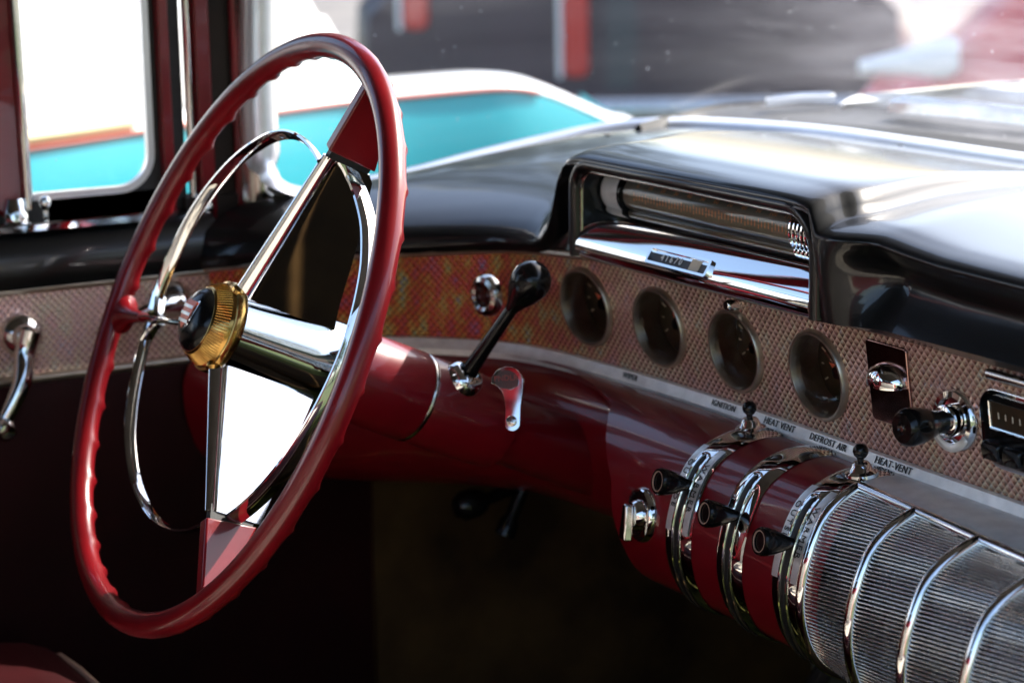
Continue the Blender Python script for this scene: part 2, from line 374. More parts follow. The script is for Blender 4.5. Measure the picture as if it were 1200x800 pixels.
for i in range(13):
    la=i/12*PI/2    # dome: half ellipsoid hood open below
    ring=[]
    for j in range(17):
        t=j/16*PI
        ring.append(c+nn*.002+tx*(.0185*cos(t)*cos(la))+nn*(.0125*sin(t)*cos(la))+up*(.0025+.0125*sin(la)))
    secs.append(ring)
m.loft(secs,False); 
m.prism([c+nn*.002+tx*(.0185*cos(j/16*PI))+nn*(.0125*sin(j/16*PI))+up*.0022 for j in range(17)],-up*.0014)
m.build('pull_lip','chrome',ash)
# pull-out knob (lighter) : chrome bezel, engraved plate and black knob
p=px_band(1123,491); n=plan_n(p.x)
m=MB(); m.lathe(p-n*.001,n,[(.0205,0),(.0205,.004),(.0185,.0065),(.015,.007),(.0145,.004),(.0105,.004),(.0105,.012),(.009,.013),(.0001,.013)],40); bz=m.build('switch_bezel','chrome',dash)
m=MB(); m.lathe(p+n*.010,n,[(.0072,0),(.0072,.006),(.0082,.010),(.0105,.016),(.0118,.022),(.0122,.028),(.0118,.032),(.0095,.0345),(.004,.0348),(.003,.0338),(.0001,.0338)],40); m.build('switch_knob','bk',bz)
m=MB(); m.lathe(p+n*.0437,n,[(.0022,0),(.0018,.001),(.0001,.0012)],14); m.build('stud','dullchrome',bz)
def fn(x,y,z):
    a=rad(-90)+x/.0165; e=V((1,0,0))*cos(a)+Z3*sin(a); return p+e*(.0172+y)+n*(z+.0068)
m=MB()
arc=[];
for rr_ in (.0145,.0200):
    arc.append([p+(V((1,0,0))*cos(rad(t))+Z3*sin(rad(t)))*rr_+n*.0068 for t in range(-150,-29,6)])
m.loft(arc,False); m.build('marking_plate','silver',bz,solid=.0006)
text_mb('LIGHTS',.0042,fn,.0003,1.1).build('lettering','ink',bz)
# radio
rx=.314; n=plan_n(rx)
rad_o,c,tx,up,nn=quad_frame(rx,.9095,.112,.052,.016,.003,'chrome','radio',dash,-.0002)
m=MB(); m.prism([c+nn*.0026+tx*x+up*y for x,y in rrect(.104,.045,.014)],nn*.0010); m.build('radio_face','bk',rad_o)
m=MB(); m.prism([c+nn*.0034+tx*x+up*(y+.0095) for x,y in rrect(.088,.017,.003)],nn*.0008); dsp=m.build('tuning_window','dial',rad_o)
m=MB(); m.tube([c+nn*.0044+tx*x+up*y for x,y in [(-.044,.001),(.044,.001)]],.0011,8); m.tube([c+nn*.0044-tx*.044+up*y for y in (.001,.018)],.0008,8); m.build('window_trim','chrome',rad_o)
m=MB()
for i in range(12):
    q=c+nn*.0043+tx*(-.036+i*.0065)+up*.010; m.prism([q-tx*.0004-up*.002,q+tx*.0004-up*.002,q+tx*.0004+up*.002,q-tx*.0004+up*.002],nn*.0002)
m.build('tuning_marks','cream',dsp)
for i in range(5):
    m=MB(); q=c+nn*.0034+tx*(-.0395+i*.0195)-up*.0125
    for k,(x,y) in enumerate([(0,0)]):
        prof=rrect(.0172,.0125,.0035,5)
        m.loft([[q+tx*x*1+up*y for x,y in prof],[q+nn*.006+tx*x+up*y for x,y in prof],[q+nn*.0078+tx*x*.86+up*y*.82 for x,y in prof],[q+nn*.0070+tx*x*.6+up*y*.5 for x,y in prof],[q+nn*.0062+tx*x*.2+up*y*.2 for x,y in prof]],True)
    m.build('push_button','bk',rad_o)
# chrome bar above the radio
m=MB(); m.tube([band_pt(.272+i*.02,.9445,.004) for i in range(10)],.0034,10); m.build('trim_bar','dullchrome',dash)
# ------------------------------------------------------------------ trim line of the windscreen
TRIM=[at_z(300,246,.966),at_z(320,240,.968),at_z(400,222,.974),at_z(480,206,.98),at_z(560,185,.988),at_z(640,166,.995),at_z(700,154,1.0),at_z(760,147,1.004),at_z(830,147,1.005),at_z(950,155,1.005),at_z(1050,168,1.004),at_z(1200,190,1.003)]
TRIM+=[V((.1,.385,1.003)),V((.4,.375,1.002)),V((.8,.33,1.0)),V((1.1,.2,.99))]
trim=cr(TRIM,8)
# ------------------------------------------------------------------ black cowl pad
def pad_sec(B,T,w_l,w_n,w_r,hood):
    # control points from trim T to band top B, as (fraction/offsets)
    def left():
        H=V((B.x-T.x,B.y-.010-T.y,0)); zb=B.z+.004; hz=T.z-zb; out=[]
        for ph in (0,20,38,52,64,74,82,88): out.append(V((T.x,T.y,zb))+H*sin(rad(ph))**1.25+Z3*(hz*cos(rad(ph))**.8+.010*sin(rad(min(90,ph*2.2)))*cos(rad(ph))))
        return out+[B+V((0,-.006,.001))]
    yl=-.032
    def nac():
        tl=max(0,min(1,(-.158-B.x)/.030)); tr=max(0,min(1,(B.x-.100)/.045)); dz=.018*(1-math.sqrt(1-tl*tl))+.014*(1-math.sqrt(1-tr*tr)); dv=V((0,0,-dz))

        return [T,lerp(T,V((B.x,0,1.040)),.35)+Z3*.006,lerp(T,V((B.x,0,1.040)),.7)+Z3*.008,V((B.x,.02,1.0435))+dv,V((B.x,-.012,1.0415))+dv,V((B.x,yl+.001,1.0375))+dv,V((B.x,yl-.003,1.0315))+dv*.6,V((B.x,yl+.004,1.027)),V((B.x,.03,1.022))]
    def right():
        cc=smooth(.150,.195,B.x)
        zl=interp([(.12,1.022),(.19,1.0205),(.24,1.015),(.32,1.013),(.6,1.01)],B.x)
        return [T,lerp(T,V((B.x,-.01,zl+.004)),.35)+Z3*.004,lerp(T,V((B.x,-.01,zl+.004)),.7)+Z3*.005,V((B.x,.012,zl+.004)),V((B.x,-.015,zl+.002)),V((B.x,lerp(-.035,-.028,cc),zl-.004)),V((B.x,lerp(-.0385,-.024,cc),zl-.012)),V((B.x,lerp(-.0385,-.006,cc),zl-.030)),V((B.x,lerp(-.036,-.021,cc),.959))]
    a,b,c=left(),nac(),right(); cp=[a[i]*w_l+b[i]*w_n+c[i]*w_r for i in range(9)]
    out=cr(cp,7)
    if w_n<.999: out+= [lerp(out[-1],B+V((0,.002,-.002)),t) for t in (.5,1)]
    else: out+=[out[-1]+V((0,.002,-.001)),out[-1]+V((0,.004,-.002))]
    return out
def trim_at(u):   # u in 0..1 along station list
    return u
ST=[]  # (B.x, trim point)
def trimx(x):
    # front run of the trim by x, for x>-.50
    best=None
    for p,q in zip(trim,trim[1:]):
        if q.y>.33 or q.x>0:
            if p.x<=x<=q.x: return lerp(p,q,(x-p.x)/(q.x-p.x))
    return None
left_pairs=[(-.50,.01),(-.47,.06),(-.43,.12),(-.40,.17),(-.36,.23),(-.33,.28),(-.30,.335),(-.27,.39),(-.24,.43),(-.215,.46)]
Ltot=[0]
for p,q in zip(trim,trim[1:]): Ltot.append(Ltot[-1]+(q-p).length)
def trim_s(s):
    for i in range(len(trim)-1):
        if s<=Ltot[i+1]: return lerp(trim[i],trim[i+1],(s-Ltot[i])/(Ltot[i+1]-Ltot[i]))
    return trim[-1]
xs=[-.50,-.47,-.44,-.41,-.38,-.35,-.32,-.295,-.27,-.255,-.245,-.235,-.228,-.222,-.216,-.210,-.205,-.199,-.194,-.190,-.186,-.180,-.174,-.168,-.162,-.155,-.14,-.10,-.05,0,.05,.08,.10,.115,.124,.130,.135,.14,.146,.153,.158,.163,.168,.174,.18,.186,.193,.20,.21,.22,.25,.28,.32,.38,.46,.6,.8,.95]
Smap=[(-.50,.02),(-.41,.20),(-.32,.42),(-.25,.56),(-.19,.66),(-.1,.75),(0,.86),(.1,.98),(.2,1.08),(.3,1.18),(.46,1.34),(.6,1.47),(.95,1.80)]
secs=[]
for x in xs:
    B=band_pt(x,ztop(x)); T=trim_s(min(interp(Smap,x),Ltot[-1]))
    wn=smooth(-.252,-.180,x)*(1-smooth(.128,.143,x)); wr=(1-wn) if x>0 else 0; wl=(1-wn) if x<=0 else 0
    secs.append(pad_sec(B,T,wl,wn,wr,0))
mb=MB(); mb.loft(secs,False); mb.build('cowl_pad','blackpad',dash,60)
# arch of the nacelle
def archpath(xl,xr,zb,zl,zr,r,n=8):
    pts=[(xl,zb)]+[(xl,lerp(zb,zl-r,k/4)) for k in (1,2,3,4)]
    pts+=[(xl+r-r*cos(t*PI/2/n),zl-r+r*sin(t*PI/2/n)) for t in range(1,n+1)]
    r2=r*1.5
    pts+=[(lerp(xl+r,xr-r2,k/6),lerp(zl,zr,k/6)) for k in range(1,7)]
    pts+=[(xr-r2+r2*sin(t*PI/2/n),zr-r2+r2*cos(t*PI/2/n)) for t in range(1,n+1)]
    pts+=[(xr,lerp(zr-r2,zb,k/4)) for k in (1,2,3,4)]
    return pts
ap=archpath(-.1715,.1325,.958,1.0295,1.0285,.020)
m=MB(); prof=[(-.006,-.036),(.0015,-.036),(.0045,-.0335),(.006,-.028),(.006,.04),(-.006,.04)]
secs=[]
pts=[V((x,0,z)) for x,z in ap]
for i,p in enumerate(pts):
    t=(pts[min(i+1,len(pts)-1)]-pts[max(i-1,0)]).normalized(); o=V((-t.z,0,t.x))   # outward (left/up)
    flare=1.0
    secs.append([p+o*(a)*flare+V((0,b,0)) for a,b in [(-.0045,.035),(-.0045,-.030),(-.003,-.0345),(0,-.036),(.004,-.035),(.0065,-.030),(.0072,-.02),(.0072,.02)]])
m.loft(secs,False,True); m.build('nacelle_arch','blackpad',dash,60)
# thin chrome line inside the arch
ap2=archpath(-.1665,.1275,.962,1.0245,1.0235,.017)
m=MB(); m.tube([V((x,-.029,z)) for x,z in ap2],.0013,8); m.build('arch_bead','dullchrome',dash)
# speedometer : chrome roll, drum, caps, odometer
m=MB(); secs=[]
for i in range(25):
    x=lerp(-.1675,.1285,i/24)
    prof=[(-.010,.9535),(-.022,.9545),(-.0295,.9585),(-.0325,.9645),(-.0310,.9715),(-.0265,.9795),(-.0210,.9870),(-.0140,.9930),(-.002,.9960),(.015,.9965),(.03,.996)]
    secs.append([V((x,y-.002,z)) for y,z in [tuple(q)[:2] for q in cr([(a,b,0) for a,b in prof],4)]])
m.loft(secs,False); sp=m.build('speedometer','chrome_smooth',dash,60)
m=MB(); m.prism([V((-.169,.034,.953)),V((.127,.034,.953)),V((.127,.034,1.005)),V((.118,.034,1.018)),V((.105,.034,1.024)),V((-.155,.034,1.024)),V((-.169,.034,1.010))],V((0,.003,0))); m.build('back_plate','dial',sp)
DX=V((0,.003,1.0075)); DR=.0160
m=MB(); m.lathe(DX+X3*-.137,X3,[(DR-.002,0),(DR-.002,.215)],48); dr=m.build('number_drum','drum',sp)
# marks and numerals on the drum
def drum_fn(x0,ang0):
    def fn(x,y,z):
        a=ang0+y/(DR-.0018); return DX+V((x0+x,0,0))+V((0,-cos(a),sin(a)))*(DR-.0018+z)
    return fn
m=MB()
for i in range(49):
    x=-.120+i*.004; f=drum_fn(x,rad(0)); h=.0035 if i%4==0 else .0022
    vs=[f(-.0005,-h,0.0002),f(.0005,-h,.0002),f(.0005,h,.0002),f(-.0005,h,.0002)]; m.add(vs,[(0,1,2,3)])
m.build('drum_marks','amber',dr)
for i,tn in enumerate(('0','10','20','30','40','50','60','70','80','90','100','110')):
    text_mb(tn,.0062,drum_fn(-.118+i*.0172,rad(38)),.0003).build('numerals','amber',dr)
m=MB(); m.lathe(DX+X3*-.137,X3,[(DR,0),(DR,.215)],56,cap=False); m.build('drum_glass','dlens',sp)
m=MB(); m.lathe(DX+X3*-.166,X3,[(DR*.6,0),(DR+.001,.003),(DR+.0015,.010),(DR+.0015,.026),(DR-.002,.0265)],48); m.build('drum_cap','silver',sp)
m=MB(); m.lathe(DX+X3*-.1395,X3,[(DR+.0018,0),(DR+.0018,.004),(DR-.001,.004)],48); m.build('drum_collar','bk',sp)
prof=[(DR-.002,0)]
for i in range(10):
    h=.0005+i*.0045; prof+=[(DR+.0002,h),(DR+.002,h+.0011),(DR+.002,h+.0026),(DR+.0002,h+.0036)]
m=MB(); m.lathe(DX+X3*.078,X3,prof,48); m.build('drum_cap','chrome',sp)
# odometer window set in the roll
oc=V((-.026,-.0325,.9735)); on=V((0,-.84,.54)).normalized(); ou=V((0,.54,.84)).normalized()
m=MB(); outer=rrect(.078,.0135,.002,3); inner=rrect(.073,.0095,.0012,3)
m.loft([[oc+X3*x+ou*y-on*.003 for x,y in outer],[oc+X3*x+ou*y+on*.002 for x,y in outer],[oc+X3*x+ou*y+on*.002 for x,y in inner],[oc+X3*x+ou*y-on*.001 for x,y in inner]],True,False); od=m.build('odometer','chrome',sp,30)
m=MB(); m.prism([oc+X3*x+ou*y-on*.0012 for x,y in inner],on*.0010); m.build('odometer_face','dial',od)
text_mb('4 1 6 7 0',.0075,lambda x,y,z: oc+X3*(x-.010)+ou*y+on*(z+.0002),.0003).build('lettering','silver',od)
m=MB(); m.prism([oc+X3*(x*.16+.020)+ou*y*.9-on*.0002 for x,y in inner],on*.0006); m.build('tenths_wheel','cream',od)
# ------------------------------------------------------------------ lower panel, heater housing and grille
BASE=[(.0035,.8565),(-.012,.8575),(-.025,.8560),(-.042,.850),(-.056,.840),(-.066,.823),(-.0725,.804),(-.0745,.787),(-.0725,.770),(-.066,.753),(-.055,.740),(-.037,.731),(-.010,.727),(.03,.73)]
def tube_prof(X,off=0,n=6,grow=True):
    g=.0115*(X-.178)/.066 if X>.178 else 0
    pts=cr([(y,z,0) for y,z in BASE],n); out=[]
    for i,p in enumerate(pts):
        a=pts[max(i-1,0)]; b=pts[min(i+1,len(pts)-1)]; t=(b-a).normalized(); nn_=V((t.y,-t.x,0))
        if nn_.x>0 and p.y>.74 and i>10: pass
        k=smooth(0,.35,i/len(pts))
        q=p-nn_*off*(-1 if False else 1)
        out.append((p.x-g*k + (t.y)*off, p.y-g*.3*k*(i/len(pts)) - t.x*off))
    return out
def tube_dir():
    pass
def prof_off(X,off,n=6):
    pr=tube_prof(X,0,n); out=[]
    for i,(y,z) in enumerate(pr):
        a=pr[max(i-1,0)]; b=pr[min(i+1,len(pr)-1)]; ty,tz=b[0]-a[0],b[1]-a[1]; l=math.hypot(ty,tz) or 1
        # outward normal = rearward/out : rotate tangent; profile runs strip -> rear -> down, outward is (tz,-ty) or opposite
        ny,nz=tz/l,-ty/l
        out.append((y+ny*off,z+nz*off))
    return out
NP=len(tube_prof(0))
# the profile runs from the strip rearward then down: outward normal check
def xend(i):
    f=i/(NP-1); return interp([(0,-.30),(.10,-.20),(.20,-.115),(.28,-.095),(.36,-.078),(.44,-.058),(.55,-.050),(.65,-.042),(1,-.03)],f)
secs=[]
for k in range(15):
    q=[]
    for i in range(NP):
        x0=xend(i); X=lerp(x0,.20,k/14); y,z=tube_prof(X)[i]
        if k==0: pass
        yo=plan_y(X)-plan_y(0) if i<4 else 0
        q.append(V((X,y+yo*max(0,1-i/12),z)))
    secs.append(q)
# rolled edge at the steering column cut-out
edge=[]
roll_secs=[]
for dx,inset in ((.010,.016),(.004,.014),(-.001,.008),(-.002,.003)):
    q=[]
    for i,p in enumerate(secs[0]):
        pr=prof_off(p.x,-inset*smooth(0.1,.3,i/(NP-1)))
        y,z=pr[i]; q.append(V((p.x+dx*smooth(0.1,.3,i/(NP-1)),y+(p.y-tube_prof(p.x)[i][0]),z)))
    roll_secs.append(q)
mb=MB(); mb.loft(roll_secs+secs,False); hh=mb.build('heater_housing','maroon',dash,50)
# lower panel from strip, left of the housing
secs=[]
for p in plan:
    if p.x>-.02: break
    n=plan_n(p.x); b=V((p.x,p.y,0))
    pr=cr([(.003,.856,0),(.006,.8515,0),(.020,.846,0),(.034,.835,0),(.040,.815,0),(.036,.785,0),(.022,.755,0),(-.01,.735,0),(-.06,.725,0)],4)
    k=smooth(-.06,-.16,p.x) if p.x<0 else 0
    secs.append([V((b.x,b.y,q.y))+n*(q.x if q.x<.006 else q.x*lerp(.45,1,1-smooth(-.12,-.02,p.x))) for q in pr])
mb=MB(); mb.loft(secs,False); mb.build('lower_panel','maroon',dash,50)
# vent bands
def arc_band(x0,x1,i0,i1,off,name,mat,parent,th=.002):
    m=MB(); secs=[]
    nx=6
    for k in range(nx+1):
        X=lerp(x0,x1,k/nx); o=off+ (th if 0<k<nx else 0)
        o=off+th*(1-abs(2*k/nx-1)**4)
        pr=prof_off(X,o); secs.append([V((X,y,z)) for y,z in pr[i0:i1]])
    m.loft(secs,False); return m.build(name,mat,parent,40)
def surf(X,f,off):
    """point on the tube: f = 0..1 along the profile"""
    pr=prof_off(X,off); t=f*(len(pr)-1); i=min(int(t),len(pr)-2); a=t-i
    return V((X,lerp(pr[i][0],pr[i+1][0],a),lerp(pr[i][1],pr[i+1][1],a)))
def surf_frame(X,f,off=0):
    p=surf(X,f,off); q=surf(X,f+.01,off); t=(q-p).normalized(); n=(surf(X,f,off+.001)-p).normalized(); return p,t,n
def find_f(px,py,X):
    p=at_x(px,py,X); return min((i/400 for i in range(401)),key=lambda f:(surf(X,f,.002)-p).length)
BANDS=[(.020,.052,(772,562),'left','OUTSIDE','WARMER'),(.083,.113,(830,597),'mid','',''),(.147,.177,(892,627),'right','OUTSIDE','WARMER')]
for bi,(x0,x1,kp,_,ta,tb) in enumerate(BANDS):
    xm=(x0+x1)/2
    bd=arc_band(x0,x1,0,NP-8,.0006,'vent_band','chrome_smooth',dash,.0022)
    bd['label']=('chrome band nearest the steering column','plain middle chrome band on the maroon housing','chrome band beside the ribbed grille')[bi]
    # slot
    m=MB(); f0,f1=.27,.78; secs=[]
    for w,o in ((-.0034,.0026),(-.0024,.0033),(.0024,.0033),(.0034,.0026)):
        secs.append([surf(xm+w*(min(1,math.sqrt(max(0,1-(2*k/40-1)**20)))),lerp(f0,f1,k/40),o) for k in range(41)])
    m.loft(secs,False); m.build('slot','ink',bd)
    m=MB()
    for sgn in (-1,1):
        m.tube([surf(xm+sgn*.0042,lerp(f0+.005,f1,k/40),.0032) for k in range(41)],.0008,6)
    m.tube([surf(xm+.0042*cos(t*PI/8),f0+.005-.012*sin(t*PI/8),.0032) for t in range(9)],.0008,6)
    m.build('slot_edge','chrome',bd)
    for tx_,sx in ((ta,-.0095),(tb,.0095)):
        if not tx_: continue
        f_mid=.365; Lp=.0
        m=MB(); m.loft([[surf(xm+sx+w_,lerp(.235,.50,k/16),.0029-.0004*abs(w_)/.0042) for k in range(17)] for w_ in (-.0042,-.002,.002,.0042)],False); m.build('reflection_patch','plate',bd)  # pale patch stands for the bright reflection on the chrome band
        def fn(x,y,z,sx=sx):
            f=f_mid+x/.235; return surf(xm+sx+y,f,.0032+z)
        # letters run down the band
        text_mb(tx_,.0064,fn,.0003,1.3).build('lettering','ink',bd)
    # sliding knob
    fk=find_f(*[(805,567),(862,603),(925,635)][bi],xm)
    p,t,n=surf_frame(xm,fk,.002); ax=(n*.5+V((0,-1,.05))*.7+X3*-.12).normalized()
    m=MB(); m.lathe(p-ax*.002,ax,[(.0034,0),(.0038,.004),(.0060,.010),(.0084,.017),(.0094,.022),(.0096,.0255),(.0088,.0275),(.0072,.0275),(.0068,.0262),(.0001,.0262)],32); kb=m.build('slide_knob','bk',bd)
    m=MB(); m.lathe(p-ax*.002+ax*.0262,ax,[(.0072,.0008),(.00725,.0014),(.0067,.0014),(.0066,.0006)],32,cap=False); m.build('knob_ring','ringtan',kb)
# toggles
for (px,py),xx in (((880,498),.046),((1010,550),.172)):
    p=at_z(px,py,.862); p.z=.8585; nrm=V((0,-.12,1)).normalized()
    m=MB(); m.lathe(p,nrm,[(.0112,0),(.0108,.0022),(.0085,.0034),(.0075,.004),(.0062,.0075),(.0048,.009),(.003,.0095)],28); tg=m.build('toggle_switch','chrome',dash)
    m=MB(); tip=p+V((.001,-.002,.0165)); m.tube([p+nrm*.008,p+nrm*.012],.0022,10); 
    m.lathe(tip-nrm*.0052,nrm,[(.0001,0),(.003,.0008),(.0047,.003),(.0052,.0052),(.0047,.0075),(.003,.0096),(.0001,.0104)],20); m.build('ball','bk',tg)
# base of the grille (dull metal) between strip and rails
# grille : backing, slats, ribs, rails
I0=5
RIBX=[.1815,.2455,.3105,.3760,.4420,.5080]
def gsec(X,off,i0=4,i1=None): return [V((X,y,z)) for y,z in prof_off(X,off)[i0:i1]]
m=MB(); m.loft([gsec(lerp(.176,.53,k/10),-.0055,2) for k in range(11)],False); gr=m.build('speaker_grille','ink',dash)
m=MB(); m.loft([[V((X,y,z)) for y,z in prof_off(X,.0012)[0:15]] for X in [lerp(.177,.53,k/8) for k in range(9)]],False); m.build('grille_base','silver',gr)
# slats as a square wave profile
def slat_profile(X):
    pr=prof_off(X,0,6); L=[0]
    for a,b in zip(pr,pr[1:]): L.append(L[-1]+math.hypot(b[0]-a[0],b[1]-a[1]))
    tot=L[-1]; s0=.027; pitch=.00255; out=[]
    def at(s,off):
        for i in range(len(L)-1):
            if s<=L[i+1]:
                a=(s-L[i])/(L[i+1]-L[i]); y=lerp(pr[i][0],pr[i+1][0],a); z=lerp(pr[i][1],pr[i+1][1],a)
                j0=max(i-1,0); j1=min(i+2,len(pr)-1); ty,tz=pr[j1][0]-pr[j0][0],pr[j1][1]-pr[j0][1]; l=math.hypot(ty,tz)
                return V((X,y+tz/l*off,z-ty/l*off))
        return V((X,*pr[-1]))
    bars=[]
    s=s0
    while s<tot-.012:
        w=.00104
        bars.append([at(s,-.006),at(s,.0007),at(s+w*.18,.0010),at(s+w*.5,.0011),at(s+w*.82,.0010),at(s+w,.0007),at(s+w,-.006)])
        s+=pitch
    return bars
for a,b in zip(RIBX,RIBX[1:]):
    A=slat_profile(a+.003); Bq=slat_profile(b-.003); m=MB()
    for p,q in zip(A,Bq): m.loft([p,q],False)
    m.build('slats','slat',gr,30)
for X in RIBX:
    pr=[(y,z) for y,z in prof_off(X,.0012)]
    pts=[V((X,y,z)) for y,z in pr[14:]]
    # start corner at the rail
    m=MB(); m.tube(pts,.0043,12,up=X3); m.build('rib','chrome',gr)
    m=MB()
for a,b in zip(RIBX,RIBX[1:]):
    m=MB(); ia=14
    pa=[V((lerp(a,b,k/12),*prof_off(lerp(a,b,k/12),.0014)[ia])) for k in range(13)]
    m.tube(pa,.0040,12); m.build('rail','chrome',gr)
# ignition lock
p=at_y(751,603,-.074); n=V((-.15,-.97,.1)).normalized()
m=MB(); m.lathe(p-n*.004,n,[(.0200,0),(.0200,.004),(.0185,.0062),(.0150,.0068),(.0115,.0060),(.0105,.0095),(.0090,.0115),(.0001,.0118)],40); ig=m.build('ignition_lock','chrome',dash)
a,b=MB().frame(n)
if b.z<0: a,b=-a,-b
m=MB(); k=p+n*.0078
m.loft([[k+a*x+b*y for x,y in [(-.0035,.008),(.0035,.008),(.0065,-.018),(-.0065,-.018)]],[k+n*.006+a*x+b*y for x,y in [(-.0028,.008),(.0028,.008),(.0050,-.018),(-.0050,-.018)]]],True); m.build('lock_lever','chrome',ig,30,bevel=.0012)
for tx_,an in (('OFF',35),('LOCK',140)):
    text_mb(tx_,.0042,lambda x,y,z,an=an: p+n*(.0032+z)+(a*cos(rad(an)-x/.0168)+b*sin(rad(an)-x/.0168))*(.0168+y),.0003,1.1).build('lettering','ink',ig)
# ================================================================== STEERING WHEEL
WC=V((-.18638,-.31729,.93019)); WN=V((-.016,-.907,.4208)).normalized()
XR=-(WN.cross(Z3)).normalized(); UR=WN.cross(XR); 
if UR.z<0: UR=-UR
def W(x,y,t): return WC+XR*x+UR*y-WN*t
def WE(th): return XR*cos(th)+UR*sin(th)
wheel=thing('steering_wheel','large red rimmed steering wheel with chrome spokes and gilt centre cap','steering wheel'); 
RR=.2176
m=MB(); secs=[]; NS=360
for i in range(NS):
    th=2*PI*i/NS; e=WE(th); q=[]
    for k in range(20):
        a=2*PI*k/20; rr_=.0095
        # finger grips scalloped on the inner rear side
        ph=(a-rad(258)); g=max(0,cos(ph))**1.6; sc=.0013*g*abs(sin(th*28/2*1.0))*2-0.0010*g
        r2=rr_-.0010*g+ (.0027*g*(1-abs(sin(th*20)))**2.2)
        q.append(WC+e*(RR+cos(a)*r2*.98)+WN*(sin(a)*r2))
    secs.append(q)
m.loft(secs,True,False,True); m.build('rim','rim',wheel,60)
# hub sleeve
ax0=WC; d=-WN
m=MB(); m.lathe(WC,d,[(.0285,-.002),(.0290,.012),(.0305,.035),(.0325,.060),(.0350,.088),(.0335,.093),(.024,.096)],64); m.build('hub_sleeve','chrome_smooth',wheel)
m=MB(); m.lathe(WC,d,[(.0238,-.0220),(.0252,-.0208),(.0285,-.0160),(.0312,-.0105),(.0318,-.0085),(.0336,-.0078),(.0342,-.0050),(.0342,-.0020),(.0325,.0005),(.027,.002)],96); hub=m.build('hub_cap','gold',wheel,50)
# knurled flutes
m=MB()
for i in range(84):
    e=WE(2*PI*i/84); m.tube([WC+d*h+e*r for r,h in ((.0256,-.0205),(.0286,-.0160),(.0310,-.0110))],.00045,5)
m.build('knurling','gold',hub)
m=MB(); m.lathe(WC,d,[(.0240,-.0216),(.0228,-.0246),(.0190,-.0278),(.0130,-.0302),(.0065,-.0314),(.0001,-.0318)],56); em=m.build('emblem','bk',hub)
def dome(x,y,o=0):
    r=math.hypot(x,y); h=interp([(0,-.0318),(.0065,-.0314),(.0130,-.0302),(.0190,-.0278),(.0228,-.0246),(.0240,-.0216)],r); return WC+XR*x+UR*y+d*(h-o)
# generic crest: shield with bars
def shield(mb,cx_,cy_,w,h,o):
    outl=[(-w,h),(w,h),(w,.1*h),(.75*w,-.45*h),(0,-h),(-.75*w,-.45*h),(-w,.1*h)]; n_=len(outl)
    fan=[(cx_,cy_)]+[(cx_+x,cy_+y) for x,y in outl]
    rings=[]
    for s_ in (.0,.33,.66,1.0): rings.append([dome(cx_+x*s_,cy_+y*s_,o) for x,y in outl+[outl[0]]])
    mb.loft(rings,False)
m=MB(); shield(m,0,.0,.0108,.0132,.0006); m.build('crest_border','dullchrome',em)
m=MB(); shield(m,0,.001,.0090,.0110,.0011); m.build('crest_field','needle',em)
m=MB()
for k in range(3):
    yy=.007-.0055*k; m.loft([[dome(-.0082+.0082*2*i/10,yy+dy,.0016) for i in range(11)] for dy in (-.0012,.0012)],False)
m.build('crest_bars','silver',em)
# small lugs where the spokes leave the cap
for th in (64.5,-54.6):
    e=WE(rad(th)); q=WC+e*.0315+d*-.006; m=MB(); m.lathe(q,e,[(.0055,0),(.0055,.003),(.0035,.005)],16); m.build('spoke_lug','gold',hub)
# blades
def blade(th,pts,thick,name,mat,bev=.0012,crease=None):
    e=WE(rad(th)); mm=e.cross(WN).normalized()
    poly=[WC+e*r-WN*t for r,t in pts]
    m=MB(); m.prism([q-mm*thick/2 for q in poly],mm*thick); return m.build(name,mat,wheel,30,bevel=bev)
def nosed(th,front,rear,name,mat,nose=.017,h0=.0060,h1=.0035):
    e=WE(rad(th)); mm=e.cross(WN).normalized(); r0,r1=front[0][0],front[-1][0]; m=MB(); secs=[]
    for k in range(25):
        a=k/24; r=lerp(r0,r1,a); tf=interp(front,r); tr=max(tf+.004,interp(rear,r)); q=[]
        us=[(i/12)**1.6 for i in range(13)]; up=[]
        wdt=tr-tf; nz=min(nose*(1.05-.35*a),wdt*.7)
        for u in us: up.append((u*nz,h0*(1-.35*a)*math.sqrt(max(0,1-(1-u)**2))))
        hA=up[-1][1]
        for i in range(1,9):
            u=i/8; up.append((nz+(wdt-nz)*u,hA))
        ring=[(t,h) for t,h in up]+[(t,-h) for t,h in reversed(up) if h>1e-6]
        rr2=r+0
        secs.append([WC+e*rr2-WN*(tf+t)+mm*h for t,h in ring])
    m.loft(secs,True); return m.build(name,mat,wheel,50)
nosed(64.5,[(.032,-.0095),(.1545,-.0062)],[(.030,.074),(.0504,.0661),(.087,.0562),(.1309,.0425),(.1507,.0357),(.1545,.0310)],'spoke_blade','chrome_smooth')
nosed(-54.6,[(.032,-.0098),(.1450,-.0020)],[(.030,.075),(.0382,.0725),(.0977,.0534),(.1416,.041),(.146,.040)],'spoke_blade','chrome_smooth')
# red spoke tips
blade(64.5,[(.1598,-.0064),(.2145,-.0074),(.210,.004),(.1784,.0275),(.158,.0334)],.0095,'spoke_tip','rim',.0015)
blade(-54.6,[(.152,-.0027),(.2060,-.0008),(.2040,.008),(.1881,.0206),(.1479,.0374)],.0095,'spoke_tip','rim',.0015)
# dark gap pieces
blade(64.5,[(.153,-.003),(.161,-.003),(.161,.030),(.153,.030)],.006,'spoke_core','ink',0)
blade(-54.6,[(.140,.001),(.153,.001),(.150,.034),(.140,.036)],.006,'spoke_core','ink',0)
